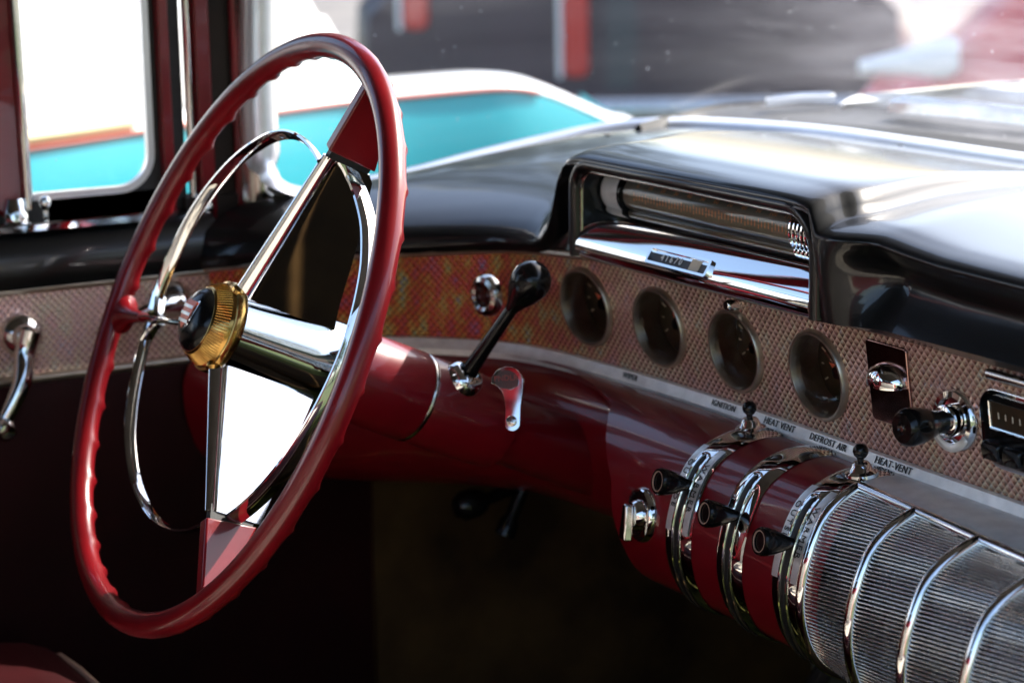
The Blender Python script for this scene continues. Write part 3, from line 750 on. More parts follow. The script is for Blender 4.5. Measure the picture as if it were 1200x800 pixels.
# left spoke
thl=rad(186.5); e=WE(thl); s_=e.cross(WN).normalized()
m=MB(); secs=[]
for r,w,t in ((.030,.006,.002),(.06,.0058,.002),(.10,.0058,.002),(.135,.0062,.002),(.160,.0055,.0024),(.176,.0042,.003)):
    secs.append([WC+e*r+s_*x-WN*(y+.004) for x,y in ell(t,w,14)])
m.loft(secs,True); m.build('spoke_arm','chrome',wheel)
m=MB(); secs=[]
for r,w,t in ((.165,.0058,.0040),(.180,.0062,.0050),(.192,.0072,.0066),(.200,.0090,.0100),(.207,.0105,.0160)):
    secs.append([WC+e*r+s_*x-WN*(y+.0035) for x,y in ell(t,w,16)])
m.loft(secs,True); m.build('spoke_tip','rim',wheel)
# horn ring
def ringpart(a0,a1,tf,w,nm,rr_=.147,cone=0):
    pts=[];ups=[]; secs=[]
    n_=60
    for k in range(n_+1):
        th=rad(lerp(a0,a1,k/n_)); e=WE(th); t=tf(lerp(a0,a1,k/n_))
        prof=[(-.0012,0),(-.0006,-.0012),(.0012,-.0010),(.0022,.002),(.0026,w*.5),(.0022,w-.001),(.0006,w+.0004),(-.0010,w-.0006),(-.0015,w*.5)]
        secs.append([WC+e*(rr_+a+cone*(w*.5-b))-WN*(t+b) for a,b in prof])
    m=MB(); m.loft(secs,True); return m
m=ringpart(64,184,lambda a:interp([(64,-.007),(83,-.009),(114,-.005),(150,-.005),(184,-.002)],a),.0080,'',.147,.34)
m.build('horn_ring','chrome_smooth',wheel)
m=ringpart(188,306,lambda a:interp([(188,0),(225,0),(256,.004),(306,.006)],a),.0075,'',.147,.25)
m.build('horn_ring','chrome_smooth',wheel)
m=ringpart(-53,65,lambda a:interp([(-53,.0125),(-22,.0163),(7,.0212),(31,.0229),(44,.0219),(65,.016)],a),.0125,'')
m.build('horn_ring','chrome_smooth',wheel)
# webs where the horn ring meets the left spoke
m=MB()
for sg in (1,-1):
    secs=[]
    for k in range(7):
        a=k/6; r=lerp(.128,.147,a**.6); th=thl-sg*rad(lerp(.8,7,a**1.5)); ee=WE(th)
        secs.append([WC+ee*r+WE(th+PI/2)*x-WN*(y+.0035) for x,y in ell(lerp(.002,.0022,a),lerp(.004,.0048,a),10)])
    m.loft(secs,True)
m.build('ring_web','chrome',wheel)
# ================================================================== COLUMN, LEVER
colm=thing('steering_column','glossy maroon steering column running from the wheel down under the dashboard','steering column')
m=MB(); m.lathe(WC,d,[(.020,.094),(.0335,.097),(.0345,.101),(.0350,.160),(.0343,.1615)],64); m.build('column_head','maroon',colm)
m=MB(); m.lathe(WC,d,[(.0338,.1608),(.0348,.1625),(.0348,.1640),(.0336,.1655)],64,cap=False); m.build('seam_ring','dullchrome',colm)
m=MB(); m.lathe(WC,d,[(.0338,.1640),(.0344,.166),(.0346,.205),(.0335,.232),(.0325,.240),(.0285,.242),(.0270,.246),(.0270,.50)],64); m.build('column_tube','maroon',colm)
# shift bowl bulge under the lever
q=W(-.003,.028,.196)
lever=thing('gear_lever','black gear lever with a round black knob leaning up from the column','gear lever')
tip=at_y(620,330,-.10)
kn=W(.075,.113,.178)
base=W(-.006,.030,.203)
# keep the knob on its sight line by solving in the lever plane
def in_t(px,py,t):
    v=ray(px,py); p0=W(0,0,t); s=((p0-CAM).dot(WN))/(v.dot(WN)); return CAM+v*s
base=in_t(546,440,.200); base=base+(CAM-base).normalized()*.024; kn=in_t(621,331,.190); kn=kn+(CAM-kn).normalized()*.012; dirv=(kn-base).normalized()
m=MB(); m.lathe(base-dirv*.012,dirv,[(.0130,-.006),(.0155,0),(.0160,.006),(.0150,.012),(.0115,.0165),(.0085,.0175),(.008,.012)],36); m.build('collar','chrome_smooth',lever)
L_=(kn-base).length
m=MB(); m.lathe(base-dirv*.004,dirv,[(.0068,0),(.0064,.010),(.0056,.03),(.0050,L_*.6),(.0046,L_-.008)],24); m.build('shaft','bk',lever)
m=MB(); m.lathe(kn,dirv,[(.0047,-.0275),(.0056,-.0240),(.0086,-.0178),(.0124,-.0105),(.0151,-.0015),(.0149,.0050),(.0124,.0106),(.0076,.0146),(.0001,.0162)],40); m.build('knob','bk',lever)
# indicator quadrant
ia=CAM+ray(597,430)*1.612; ib=CAM+ray(601,505)*1.606
upq=(ia-ib); Lq=upq.length; upq.normalize(); vq=(CAM-ia).normalized(); nq=(vq+V((-.25,-.15,.75))); nq=(nq-upq*nq.dot(upq)).normalized(); side=upq.cross(nq).normalized()
if nq.dot(CAM-ia)<0: nq=-nq
cq=(ia+ib)/2
KP=.00062
pxo=[(596+19*cos(PI*k/14),448-19*sin(PI*k/14)) for k in range(15)]+[(578,447.5),(584,451),(589,457),(592,466),(592.5,480),(591,494)]+[(600-9*cos(PI*k/10),496+9*sin(PI*k/10)) for k in range(1,11)]+[(610.5,478),(613.5,462)]
outl=[((x-599)*KP,(467-y)*KP) for x,y in pxo]
m=MB(); m.prism([cq+side*x+upq*y-nq*.003 for x,y in outl],nq*.006); ind=m.build('gear_indicator','chrome',colm,30,bevel=.0014)
inn=[((596+14.5*cos(PI*k/14)-599)*KP,(467-448+14.5*sin(PI*k/14))*KP) for k in range(15)]+[((581.5-599)*KP,.0115),((590-599)*KP,.0080),((600-599)*KP,.0065),((609-599)*KP,.0085)]
m=MB(); m.prism([cq+side*x+upq*y+nq*.0028 for x,y in inn],nq*.0008); m.build('indicator_window','winglass',ind)
text_mb('PNDLR',.0058,lambda x,y,z: cq+side*(x-.0022)+upq*(y+.0150)+nq*(.0040+z),.0003).build('lettering','faintred',ind)
m=MB(); m.lathe(cq-upq*(Lq*.5-.007)+nq*.0025,nq,[(.0042,0),(.0040,.0012),(.0030,.0018),(.0001,.0018)],18); m.build('screw','dullchrome',ind)
m=MB(); m.box(cq-upq*(Lq*.5-.007)+nq*.0045,(.0050,.0008,.0006)); m.build('screw_slot','ink',ind)
# ================================================================== DRIVER DOOR
DXI=-.50
door=thing('car_door','closed black and maroon driver door with patterned strip and window crank','car door')
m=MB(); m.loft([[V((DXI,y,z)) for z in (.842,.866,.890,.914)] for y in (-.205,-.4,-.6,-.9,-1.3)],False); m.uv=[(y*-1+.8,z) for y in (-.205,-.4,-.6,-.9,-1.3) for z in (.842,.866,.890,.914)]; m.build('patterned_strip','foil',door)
m=MB()
for z,r in ((.916,.0030),(.8405,.0042)): m.tube([V((DXI+.001,y,z)) for y in (-.203,-.5,-.9,-1.3)],r,10)
m.build('strip_bead','bezel',door)
cap=[(-.497,.915),(-.494,.925),(-.494,.940),(-.499,.953),(-.508,.961),(-.520,.964),(-.60,.964)]
m=MB(); m.loft([[V((x,y,z)) for x,z in cap] for y in (-.195,-.3,-.5,-.9,-1.3)],False); m.build('door_cap','black',door,60)
m=MB(); m.loft([[V((x,y,z)) for x,z in [(-.498,.839),(-.494,.82),(-.494,.70),(-.50,.58),(-.50,.30)]] for y in (-.02,-.205,-.6,-1.3)],False); m.build('door_panel','doorvinyl',door,60)
m=MB(); m.sweep([V((-.508,y,.966)) for y in (-.255,-.36,-.6,-1.3)],[(-.006,-.002),(.006,-.002),(.006,.003),(.004,.0045),(-.004,.0045),(-.006,.003)],Z3); m.build('sill_moulding','chrome_smooth',door,30)
m=MB(); m.prism([V((-.545,-.215,.958)),V((-.545,-1.3,.958)),V((-.545,-1.3,.984)),V((-.545,-.215,.984))],V((-.012,0,0))); m.build('window_channel','rubber',door)
# window frame: opening outline with rounded lower front corner
def frame_loop(y0,y1,z0,z1,r,n=8):
    pts=[(y0,z1)]
    pts+=[(y0-r+r*cos(t*PI/2/n),z0+r-r*sin(t*PI/2/n)) for t in range(n+1)]
    pts+=[(y1,z0)]; return pts
XW=-.548
m=MB(); fl=frame_loop(-.236,-.80,.986,1.48,.030)
m.sweep([V((XW,y,z)) for y,z in fl],[(-.003,-.004),(.003,-.004),(.003,.004),(-.003,.004)],X3); m.build('window_frame','trimbright',door,30)
m=MB(); q=frame_loop(-.234,-.33,.984,1.48,.032)
m.prism([V((XW+.003,y,z)) for y,z in q]+[V((XW+.003,-.33,.955)),V((XW+.003,-.205,.955)),V((XW+.003,-.205,1.48))],V((-.012,0,0))); m.build('corner_plate','rubber',door)
m=MB(); m.add([V((XW-.004,y,z)) for y,z in [(-.215,.98),(-.80,.98),(-.80,1.48),(-.215,1.48)]],[(0,1,2,3)]); m.build('window_glass','dglass',door)
# left division post
m=MB(); m.prism([V((-.535,-.352,.975)),V((-.535,-.400,.975)),V((-.550,-.400,1.5)),V((-.550,-.352,1.5))],V((-.02,0,0))); m.build('division_post','maroon',door,30,bevel=.004)
m=MB(); m.tube([V((-.532,-.351,.978)),V((-.548,-.351,1.5))],.0042,10); m.build('post_moulding','chrome',door)
m=MB(); m.lathe(V((-.535,-.362,.966)),Z3,[(.013,0),(.013,.008),(.010,.016),(.008,.022)],20); m.build('post_foot','chrome',door)
# lock button
p=at_x(53,242,-.525)
m=MB(); m.lathe(V((p.x,p.y,.962)),Z3,[(.0022,0),(.0022,p.z-.962-.003),(.0050,p.z-.962),(.0058,p.z-.962+.004),(.0040,p.z-.962+.008),(.0001,p.z-.962+.0092)],20); m.build('lock_button','chrome',door)
# window crank
p=at_x(24,392,DXI); n=X3
m=MB(); m.lathe(p,n,[(.0190,0),(.0185,.004),(.0150,.009),(.0110,.0115),(.0105,.016),(.0085,.019),(.0001,.0195)],36); ck=m.build('window_crank','chrome',door)
q0=p+X3*.016; pe=at_x(1,500,DXI+.026)
m=MB(); ar=cr([q0+V((0,.004,.006)),q0+V((.001,-.002,-.012)),lerp(q0,pe,.55)+V((.004,.006,0)),pe],8); nn_=len(ar)
m.tube(ar,[lerp(.0105,.0065,i/(nn_-1)) for i in range(nn_)],14,up=Y3); m.lathe(pe,X3,[(.006,0),(.0085,.004),(.009,.016),(.006,.020),(.0001,.0205)],18); m.build('handle','chrome',ck)
# inner door handle
p=at_x(203,352,DXI)
m=MB(); m.lathe(p,X3,[(.0175,0),(.017,.004),(.013,.009),(.011,.014),(.0085,.017),(.0001,.0175)],32); dh=m.build('door_handle','chrome',door)
pe=at_x(163,368,DXI+.018); q0=p+X3*.014
m=MB(); m.tube(cr([q0,lerp(q0,pe,.5)+V((.004,0,.003)),pe],8),[lerp(.009,.0060,i/16) for i in range(17)],14); m.build('handle','chrome',dh)
# ================================================================== PILLAR
pil=thing('windscreen_pillar','maroon windscreen pillar edged with chrome beside the driver window','pillar')
def post(y0,y1,x0,x1,mat,nm,z0=.955,z1=1.5,lean=0,b=.002):
    m=MB(); m.prism([V((x0,y0,z0)),V((x0,y1,z0)),V((x0+lean,y1,z1)),V((x0+lean,y0,z1))],V((x1-x0,0,0))); return m.build(nm,mat,pil,30,bevel=b)
post(-.228,-.218,-.535,-.56,'maroon','frame_post')
post(-.218,-.204,-.552,-.57,'rubber','weather_strip')
m=MB(); m.tube([V((-.541,-.2,.962)),V((-.541,-.2,1.5))],.0042,12); m.build('post_moulding','chrome',pil)
post(-.196,-.182,-.532,-.56,'maroon','frame_post')
post(-.182,-.160,-.540,-.58,'dark','pillar_core')
m=MB(); m.tube([V((-.537,-.159,.93)),V((-.537,-.159,1.5))],.0030,10); m.build('pillar_bead','maroon',pil)
m=MB(); m.loft([[V((-.535+.0,-.157,z)),V((-.525,-.150,z)),V((-.520,-.142,z)),V((-.522,-.133,z)),V((-.535,-.128,z)),V((-.57,-.128,z))] for z in (.95,1.05,1.2,1.5)],False); m.build('inner_moulding','dullchrome',pil,60)
m=MB(); m.lathe(V((-.533,-.196,.958)),Z3,[(.010,0),(.0105,.006),(.009,.013),(.0055,.018),(.0001,.019)],20); m.build('post_foot','chrome',pil)
# ================================================================== WINDSCREEN
ws=thing('windscreen','dusty wraparound windscreen with bright chrome garnish moulding along its foot','windscreen')
pm=[at_x(303,-40,-.515),at_x(303,60,-.512),at_x(304,130,-.508),at_x(307,170,-.505),at_x(314,200,-.502),at_x(330,222,-.50)]
mp_=cr([*pm,at_z(365,228,.971),at_z(400,221,.974)]+[V(t) for t in TRIM[3:]],8)
m=MB(); ups=[]
for i,p in enumerate(mp_):
    k=smooth(pm[2].z,.972,p.z) if p.z>.972 and i<50 else 1
    k=1-smooth(.985,1.06,p.z) if i<56 else 1
    ups.append(lerp(V((1,-.4,0)),Z3,k).normalized())
m.sweep(mp_,[(-.016,-.003),(-.012,.004),(-.004,.007),(.004,.007),(.012,.003),(.016,-.004)],ups); m.build('garnish_moulding','trimbright',ws,60)
# small screws in the moulding
for px,py in ((712,158),(1054,170)):
    p=at_z(px,py,1.008); m=MB(); m.lathe(p+V((0,0,-.003)),Z3,[(.0035,0),(.003,.0035),(.0001,.004)],12); m.build('screw','ink',ws)
# gasket ledge
G1=[at_z(px,py,1.011) for px,py in ((745,149),(830,127),(905,122),(1000,127),(1100,134),(1200,143))]+[V((.0,.53,1.012)),V((.5,.53,1.012)),V((1.0,.42,1.0))]
G0=[at_z(px,py,1.003) for px,py in ((742,153),(830,142),(905,146),(1000,155),(1100,166),(1200,180))]+[V((.0,.41,1.002)),V((.5,.40,1.002)),V((1.0,.30,.995))]
a_,b_=cr(G0,8),cr(G1,8)
m=MB(); m.loft([[p-Z3*.01,p,lerp(p,q,.5)+Z3*.002,q,q+V((0,.004,.003)),q+V((0,.01,-.008))] for p,q in zip(a_,b_)],False); m.build('gasket','rubber',ws,60)
# glass : lower edge follows the moulding a little outside it
low=[]
cen=V((.3,-.4,1.0))
for t in [V((-.545,-.16,.96)),V((-.553,-.05,.965)),V((-.562,.06,.972)),V((-.570,.16,.982)),V((-.570,.25,.99)),V((-.555,.33,.995)),V((-.51,.395,1.0)),V((-.42,.43,1.003)),V((-.29,.45,1.004)),V((-.1,.455,1.004)),V((.2,.45,1.004)),V((.6,.42,1.0)),V((.95,.34,.99)),V((1.15,.2,.98))]: low.append(t)
lowc=cr(low,8)
m=MB(); m.loft([[p+V((.10*k*(1 if p.x<0 else -1)*smooth(0,.6,abs(p.x-.3)),-.22*k*smooth(-.15,.45,p.y),.48*k-.01)) for k in [i/6 for i in range(7)]] for p in lowc],False); m.build('glass','wglass',ws,80)
# wipers
def wiper(p0,p1,mat,lab,w=.012,h=.010):
    t=thing('windscreen_wiper',lab,'wiper','wipers at the foot of the windscreen'); p0,p1=V(p0),V(p1); dd=(p1-p0).normalized()
    m=MB(); m.sweep([p0,lerp(p0,p1,.5)+Z3*.002,p1],[(-w/2,0),(w/2,0),(w*.4,h*.7),(0,h),(-w*.4,h*.7)],Z3); m.build('blade',mat,t,30)
    m=MB(); m.tube([lerp(p0,p1,.05)+Z3*h,lerp(p0,p1,.5)+Z3*(h+.001),lerp(p0,p1,.95)+Z3*h],.0018,8); m.build('arm','chrome',t); return t
wiper(at_z(1048,131,1.016),at_z(1230,149,1.016),'dullchrome','dull grey wiper blade lying outside the glass at the right edge',.02,.014)
wiper(at_z(898,124,1.015),at_z(978,119,1.018),'white','bright wiper blade outside the glass near the bonnet edge',.010,.008)
# ================================================================== OWN CAR SHELL
shell=thing('vintage_car','dark lined body of the parked vintage car with white bonnet beyond the windscreen','car body')
re=[at_z(984,122,1.016),at_z(1008,111,1.022),at_z(1060,108,1.024),at_z(1200,106,1.022),V((.2,.66,1.022)),V((.9,.60,1.01))]
rc=cr(re,6)
m=MB(); m.loft([[p+V((0,.0,-.03)),p+V((0,-.004,-.008)),p,p+V((0,.15,.002)),p+V((0,.6,-.02)),p+V((0,1.3,-.07)),p+V((0,1.9,-.16)),p+V((0,2.1,-.3))] for p in rc],False); m.build('bonnet','white',shell,60)
m=MB(); m.loft([[V((x,y,z)) for x,z in [(-.56,1.46),(-.50,1.50),(-.2,1.53),(.25,1.54),(.5,1.53),(.68,1.51),(.74,1.47)]] for y in (.17,-.5,-1.2,-2.2)],False); m.build('roof','headliner',shell,60,solid=.03)  # unseen roof, cut short on the passenger side so more sky lights the dash
m=MB(); m.box((.33,-.85,.28),(1.78,2.7,.05)); m.build('floor','olive',shell)
m=MB(); m.prism([V((-.6,.50,.3)),V((1.25,.50,.3)),V((1.25,.44,.84)),V((-.6,.44,.84))],V((0,.03,0))); m.build('firewall','dark',shell)
m=MB(); m.loft([[p-Z3*.004,V((p.x,p.y+.02,p.z-.05)),V((p.x,.44,.86)),V((p.x,.425,.78))] for p in [V((-.56,.30,.985)),V((-.52,.40,1.0)),V((-.42,.45,1.003)),V((-.29,.47,1.004)),V((0,.48,1.004)),V((.5,.47,1.0)),V((1.2,.30,.985))]],False); m.build('cowl_panel','dark',shell)
m=MB(); m.loft([[p-Z3*.009,p+(V((.1,-.25,p.z))-p)*.30-Z3*.055] for p in trim if p.x<.9 and p.y>.16],False); m.build('sun_leak_sheet','dark',shell)  # hidden sheet added under the pad to stop sun leaking into the footwell
m=MB(); m.prism([V((-.535,-.21,.30)),V((-.535,.46,.30)),V((-.535,.46,.98)),V((-.535,.2,.972)),V((-.535,-.08,.966)),V((-.535,-.13,.975)),V((-.535,-.21,.975))],V((-.03,0,0))); m.build('side_panel','dark',shell)
m=MB(); m.prism([V((1.18,.45,.3)),V((1.18,.08,.3)),V((1.18,.02,.9)),V((1.18,.45,.9))],V((.03,0,0))); m.build('kick_panel','brownpanel',shell)
m=MB(); m.prism([V((-.49,.44,.3)),V((-.49,-.06,.3)),V((-.49,-.06,.83)),V((-.49,.44,.83))],V((-.03,0,0))); m.build('kick_panel','brownpanel',shell)
m=MB(); m.box((.33,-2.2,.9),(1.78,.04,1.2)); m.build('rear_panel','dark',shell)
m=MB(); m.box((-.58,-1.75,.75),(.04,.9,.95)); m.build('side_panel','dark',shell)
m=MB(); m.box((1.2,-1.95,.75),(.04,.5,.95)); m.build('side_panel','dark',shell)
m=MB(); m.box((.33,-.05,.36),(.5,.9,.16)); m.build('tunnel','brownpanel',shell,bevel=.05)
# pedals and brake handle under the dash
ped=thing('pedal_set','dark pedals and brake handle in the shadow beneath the steering column','pedals')
m=MB(); m.box((-.26,.22,.48),(.06,.015,.08),Matrix.Rotation(rad(35),3,'X')); m.build('pedal_pad','rubber',ped,bevel=.004)
m=MB(); m.tube([(-.26,.24,.48),(-.26,.33,.60),(-.26,.40,.75)],.009,8); m.build('pedal_arm','dark',ped)
p=at_y(566,586,-.02); m=MB(); m.lathe(p,V((0,-1,-.1)),[(.010,0),(.013,.008),(.013,.02),(.009,.026),(.0001,.027)],18); m.tube([p,p+V((0,.15,.03))],.006,8); m.build('brake_handle','bk',ped)
p=at_y(600,604,-.0); m=MB(); m.lathe(p,V((0,-.5,-1)),[(.006,-.03),(.006,0),(.009,.006),(.009,.018),(.0001,.020)],16); m.build('release_lever','bk',ped)
# seat
seat=thing('bench_seat','maroon and cream front bench seat with a pale piped edge','seat')
def cushion(x0,x1,y0,y1,z0,z1,r):
    m=MB(); secs=[]
    for x,k in ((x0,.75),(x0+.02,.93),(x0+.06,1),(x1-.06,1),(x1-.02,.93),(x1,.75)):
        cy,cz=(y0+y1)/2,(z0+z1)/2; secs.append([V((x,cy+a*k,cz+b*k)) for a,b in rrect(y1-y0,z1-z0,r,6)])
    return m.loft(secs,True)
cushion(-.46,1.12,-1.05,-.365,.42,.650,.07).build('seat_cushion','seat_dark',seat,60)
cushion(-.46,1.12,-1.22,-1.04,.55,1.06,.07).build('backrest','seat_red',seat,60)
m=MB(); m.box((.33,-.74,.653),(1.1,.5,.012)); m.build('seat_insert','seat_cream',seat,bevel=.005)
m=MB(); m.box((.33,-1.034,.82),(1.1,.012,.34)); m.build('back_insert','seat_cream',seat,bevel=.005)
m=MB(); m.tube([(-.457,-.425,.592),(-.440,-.400,.617),(-.405,-.387,.629),(-.36,-.3845,.6305),(-.1,-.3845,.6305),(.3,-.3845,.6305),(1.06,-.3845,.6305)],.0032,8); m.build('piping','ringtan',seat)
# ================================================================== NEIGHBOUR CAR
def car_side(name,label,cat,pts,low,up,matlow,matup,z_str,width,tail=True):
    pass
nb=thing('parked_car','turquoise and white two tone car parked beyond the driver window','car')
nl=[(-1.15,-2.1),(-1.55,-1.1),(-1.85,-.42),(-2.07,.10),(-2.21,.37),(-2.33,.62),(-2.42,.84),(-2.46,1.04),(-2.48,1.28),(-2.46,1.58)]
nlc=cr([(x,y,0) for x,y in nl],6); NL=len(nlc)
inw=V((-.93,-.36,0))
def nbsec(k,prof):
    i=k/(NL-1); taper=smooth(.80,1.0,i)
    return [nlc[k]+inw*(w+.10*taper**2)+Z3*(z-.115*taper**2.2) for w,z in prof]
m=MB(); m.loft([nbsec(k,[(.10,.22),(.03,.34),(0,.50),(-.015,.66),(-.012,.78),(0,.842)]) for k in range(NL)]+[[nlc[-1]+inw*.3+V((-.03,.06,0))+Z3*(z-.05) for w,z in [(.10,.22),(.03,.34),(0,.50),(-.015,.66),(-.012,.78),(0,.842)]]],False); m.build('body','turq',nb,60)
m=MB(); m.tube([nbsec(k,[(-.004,.846)])[0] for k in range(NL-6)],.0055,8); m.build('side_moulding','stripe',nb)
m=MB(); m.tube([nbsec(k,[(-.004,.862)])[0] for k in range(0,24)],.010,8); m.build('ivory_band','ivory',nb)
m=MB(); m.loft([nbsec(k,[(0,.850),(.012,.863),(.04,.873),(.09,.874),(.20,.860),(.5,.82),(1.2,.78)]) for k in range(NL)],False); m.build('fender_top','white',nb,60)
k1=37
m=MB(); cab=[]
for k in range(0,k1+1):
    h=1.50-.0; sl=smooth(k1-11,k1,k); top=lerp(1.46,.90,((k-(k1-11))/11) if k>k1-11 else 0)
    cab.append([nlc[k]+inw*w+Z3*min(z,top) for w,z in [(.02,.875),(.03,1.0),(.05,1.12),(.14,1.3),(.26,1.45),(.6,1.50),(1.3,1.50)]])
m.loft(cab,False); m.build('cabin','white',nb,60)
for k in (8,44):
    p=nlc[k]+inw*.12; m=MB(); m.lathe(V((p.x,p.y,.33)),inw,[(.2,-.07),(.31,-.07),(.33,-.04),(.33,.10),(.0001,.10)],32); wh=m.build('wheel','tyre',nb); m=MB(); m.lathe(V((p.x,p.y,.33)),inw,[(.0001,-.09),(.12,-.085),(.19,-.075),(.2,-.06)],24); m.build('hubcap','chrome',wh)
# ================================================================== CARS BEYOND
def far(px,py,dist): return CAM+ray(px,py)*dist
def rear_car(name,label,px,dist,zc,half,mat,lampx=(),topz=1.3,lampz=(.75,.95)):
    t=thing(name,label,'car'); c=far(px,60,dist); c.z=0
    fw=(ray(px,60)*V((1,1,0)) if False else V((ray(px,60).x,ray(px,60).y,0))).normalized(); sd=V((fw.y,-fw.x,0))
    prof=[(-half,.35),(-half*1.02,.6),(-half,.85),(-half*.9,.95),(-half*.78,1.0),(-half*.62,topz),(half*.62,topz),(half*.78,1.0),(half*.9,.95),(half,.85),(half*1.02,.6),(half,.35)]
    secs=[]
    for s,k,zz in ((0,.93,.90),(.10,.98,.97),(.5,1,1),(2.0,1,1),(3.6,1,.95),(4.2,.95,.8)):
        secs.append([c+fw*s+sd*(x*k)+Z3*(.35+(z-.35)*zz if s>.6 or z<1 else min(.35+(z-.35)*zz,.93+.05*s)) for x,z in prof])
    m=MB(); m.loft(secs,True); m.build('body',mat,t,50)
    for lx,lz0 in lampx:
        lampz=(lz0,1.0)
        q=c-fw*.02+sd*lx
        m=MB(); m.prism([q+sd*x+Z3*z for x,z in rrect(.085,lampz[1]-lampz[0],.03)],fw*.10); lo=m.build('tail_lamp','lampred',t,40,bevel=.01)
        for v in lo.data.vertices: v.co.z+=(lampz[0]+lampz[1])/2
        m=MB(); m.tube([q-sd*.052+Z3*lampz[0],q-sd*.052+Z3*lampz[1]],.009,8); m.build('lamp_trim','white',t)
    m=MB(); m.tube([c-fw*.1+sd*x+Z3*.5 for x in (-half*.95,-half*.5,half*.5,half*.95)],.05,10); m.build('bumper','dullchrome',t)
    for sx in (-1,1):
        m=MB(); m.lathe(c+fw*.7+sd*(sx*half*.86)+Z3*.32,sd*sx,[(.0001,-.1),(.32,-.1),(.32,.08),(.25,.10),(.0001,.09)],24); m.build('wheel','tyre',t)
    return t
rear_car('parked_car','dark plum car seen from behind with tall red tail lamps',740,7.2,.7,.92,'plum',((-.70,.76),(-.18,.60)),1.05,(.70,1.0))
# red and white car at the right
rcar=thing('parked_car','red car with white flank flash at the right edge of the windscreen','car')
c=far(1205,60,6.0); c.z=0; fw=V((ray(1230,60).x,ray(1230,60).y,0)).normalized(); sd=V((fw.y,-fw.x,0))
def rp(x,z,yy): return c+sd*x+Z3*z+fw*yy
secs=[]
for x,k in ((-.46,.72),(-.40,.86),(-.25,.98),(0,1.0),(.8,1.02),(1.8,1),(3.2,.9),(3.4,.7)):
    z1=.62+.40*smooth(-.46,.10,x)+.0
    secs.append([rp(x,z,y*k) for y,z in [(.02,.3),(-.02,.5),(-.03,.62),(0,z1*.92),(.10,z1),(1.5,z1),(1.6,.5),(1.55,.3)]])
m=MB(); m.loft(secs,True); m.build('body','redpaint',rcar,50)
m=MB(); fx=[]
for k in range(13):
    a=k/12; x=-.45+.27*a; zm=.715+.035*a; h=.012+.055*a**1.3*(1-.55*smooth(.85,1,a))
    fx.append([rp(x,zm+h*q,-.035-.012*(1-q*q)) for q in (-1,-.6,0,.6,1)])
m.loft(fx,False); m.build('flank_flash','white',rcar,60,solid=.02)
m=MB(); m.loft([[rp(x,z,y) for y,z in [(.05,.99),(.15,1.10+.1*smooth(-.1,.6,x)),(.6,1.4),(1.2,1.4),(1.5,1.0)]] for x in (-.12,.1,.5,1.2,2.0)],False); m.build('roof','white',rcar,60)
for x in (.35,2.6):
    m=MB(); m.lathe(rp(x,.32,.05),fw,[(.0001,-.1),(.2,-.1),(.32,-.08),(.32,.1),(.0001,.1)],24); m.build('wheel','tyre',rcar)
# ================================================================== GROUND, TREES
m=MB(); m.add([(-400,-400,0),(400,-400,0),(400,400,0),(-400,400,0)],[(0,1,2,3)]); tag(m.build('ground','grass'),kind='structure')
m=MB(); m.add([(-30,1.5,.004),(-2.8,1.5,.004),(6,10,.004),(6,40,.004),(-30,40,.004)],[(0,1,2,3,4)]); tag(m.build('car_park','gravel'),kind='structure')
def tree(x,y,h,r,lab):
    t=thing('broadleaf_tree',lab,'tree','broadleaf trees mirrored in the chrome')
    m=MB(); m.tube([(x,y,0),(x+.1,y,h*.3),(x,y+.1,h*.6),(x+.1,y,h*.8)],[.22,.17,.11,.04],10)
    for k in range(5):
        a=k*1.3; m.tube([(x,y,h*(.3+.08*k)),(x+cos(a)*r*.6,y+sin(a)*r*.6,h*(.5+.08*k))],[.07,.02],6)
    m.build('trunk','bark',t)
    vs=[];fs=[]; rnd=random.Random(int(x*31+y*17))
    for c in range(26):
        a=rnd.uniform(0,2*PI); q=rnd.uniform(.1,.85)*r; cz=h*rnd.uniform(.32,.95); shr=1-.5*max(0,(cz/h-.6)/.4)
        cc=V((x+cos(a)*q*shr,y+sin(a)*q*shr,cz)); cr_=rnd.uniform(.25,.42)*r
        for l in range(150):
            dv=V((rnd.gauss(0,1),rnd.gauss(0,1),rnd.gauss(0,1))).normalized(); p=cc+dv*cr_*rnd.uniform(.6,1.05)
            u_=V((rnd.gauss(0,1),rnd.gauss(0,1),rnd.gauss(0,1))).normalized(); w_=u_.cross(dv).normalized(); s_=rnd.uniform(.07,.14)
            o=len(vs); vs+= [p-u_*s_,p+w_*s_*.6,p+u_*s_,p-w_*s_*.6]; fs.append((o,o+1,o+2,o+3))
    m=MB(); m.add(vs,fs); m.build('crown','leaf',t,180)
for i,(x,y,h,r) in enumerate(((13,-4,5.5,2.4),(14.5,-.5,6.5,2.8),(13.5,3.0,5.2,2.3),(15,6.0,6.8,2.9),(13,9.2,5.6,2.5),(11,12.5,6.2,2.7))):
    tree(x,y,h,r,'green leafy tree behind the viewer, seen only mirrored in the chrome')
pd=thing('passenger_door','open red and cream passenger door hinged beside the viewer, seen only mirrored in the chrome','car door')
hx=V((1.27,.02,0)); dv=V((.80,.60,0)).normalized(); nv=V((dv.y,-dv.x,0))
def pdq(a,z,o=0): return hx+dv*a+Z3*z+nv*o
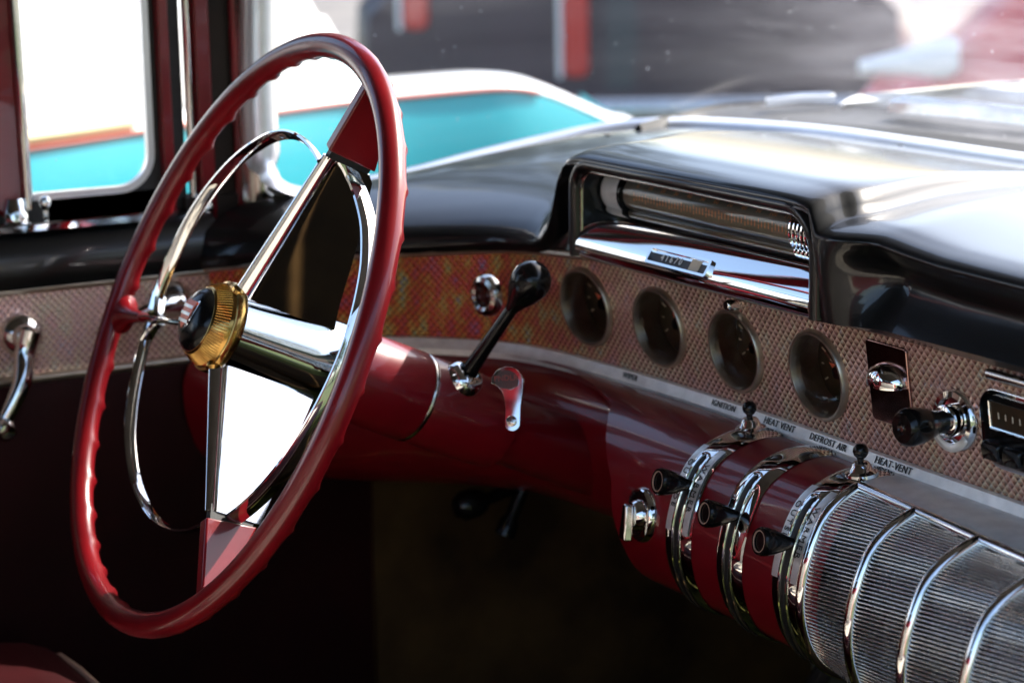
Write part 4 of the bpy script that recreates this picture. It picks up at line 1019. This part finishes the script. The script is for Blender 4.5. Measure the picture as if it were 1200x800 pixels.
m=MB(); m.loft([[pdq(a,z,o) for z,o in [(.35,0),(.36,.04),(.70,.05),(.93,.04),(.95,0),(.93,-.05),(.5,-.07),(.35,-.04)]] for a in (0,.05,1.0,1.05)],True); m.build('door_shell','seat_red',pd,50)
m=MB(); m.prism([pdq(a,z,.052) for a,z in ((.12,.72),(.95,.72),(.95,.88),(.12,.88))],nv*.008); m.build('door_insert','seat_cream',pd)
m=MB(); m.tube([pdq(a,z,0) for a,z in ((.03,.95),(.05,1.40),(.2,1.46),(.9,1.46),(1.03,1.40),(1.03,.95))],.012,8); m.build('window_frame','chrome',pd)
src=[o for o in bpy.data.objects if o.name.startswith('broadleaf_tree')][0]
for ang,dist,sc in ((198,26,1.1),(186,30,1.3),(177,27,2.2),(169,25,2.3),(161,27,2.4),(153,29,1.3)):  # added out of view: tall trees block the sky mirrored in the pad
    c=src.copy(); COL.objects.link(c); c['label']='tall green tree added out of view to darken what the dash paint mirrors'; c['group']='tall trees added beyond the parked cars'
    for ch in list(src.children):
        k=ch.copy(); COL.objects.link(k); k.parent=c
    a=rad(ang); c.scale=(sc,sc,sc); c.location=(cos(a)*dist-13*sc,sin(a)*dist+4*sc,0)
# ================================================================== LIGHT
S=V((-.06,.74,.66)).normalized()
el=math.asin(S.z); az=math.atan2(S.x,S.y)
w=bpy.data.worlds.new('World'); SC.world=w; w.use_nodes=True; nt=w.node_tree; bg=nt.nodes['Background']
sk=nt.nodes.new('ShaderNodeTexSky'); sk.sky_type='NISHITA'; sk.sun_disc=False; sk.sun_elevation=el; sk.sun_rotation=az; sk.dust_density=2.4; sk.air_density=1.0
nt.links.new(sk.outputs[0],bg.inputs[0]); bg.inputs[1].default_value=.15
ld=bpy.data.lights.new('sun','SUN'); ld.energy=4.0; ld.angle=rad(.5); ld.color=(1,.95,.86); lo=bpy.data.objects.new('sun',ld); COL.objects.link(lo); lo.rotation_euler=S.to_track_quat('Z','Y').to_euler()
vs_=SC.view_settings; vs_.view_transform='Standard'; vs_.look='None'; vs_.exposure=1.68; vs_.gamma=1; vs_.use_curve_mapping=False
SC.cycles.max_bounces=10; SC.cycles.transparent_max_bounces=16; SC.cycles.sample_clamp_indirect=8
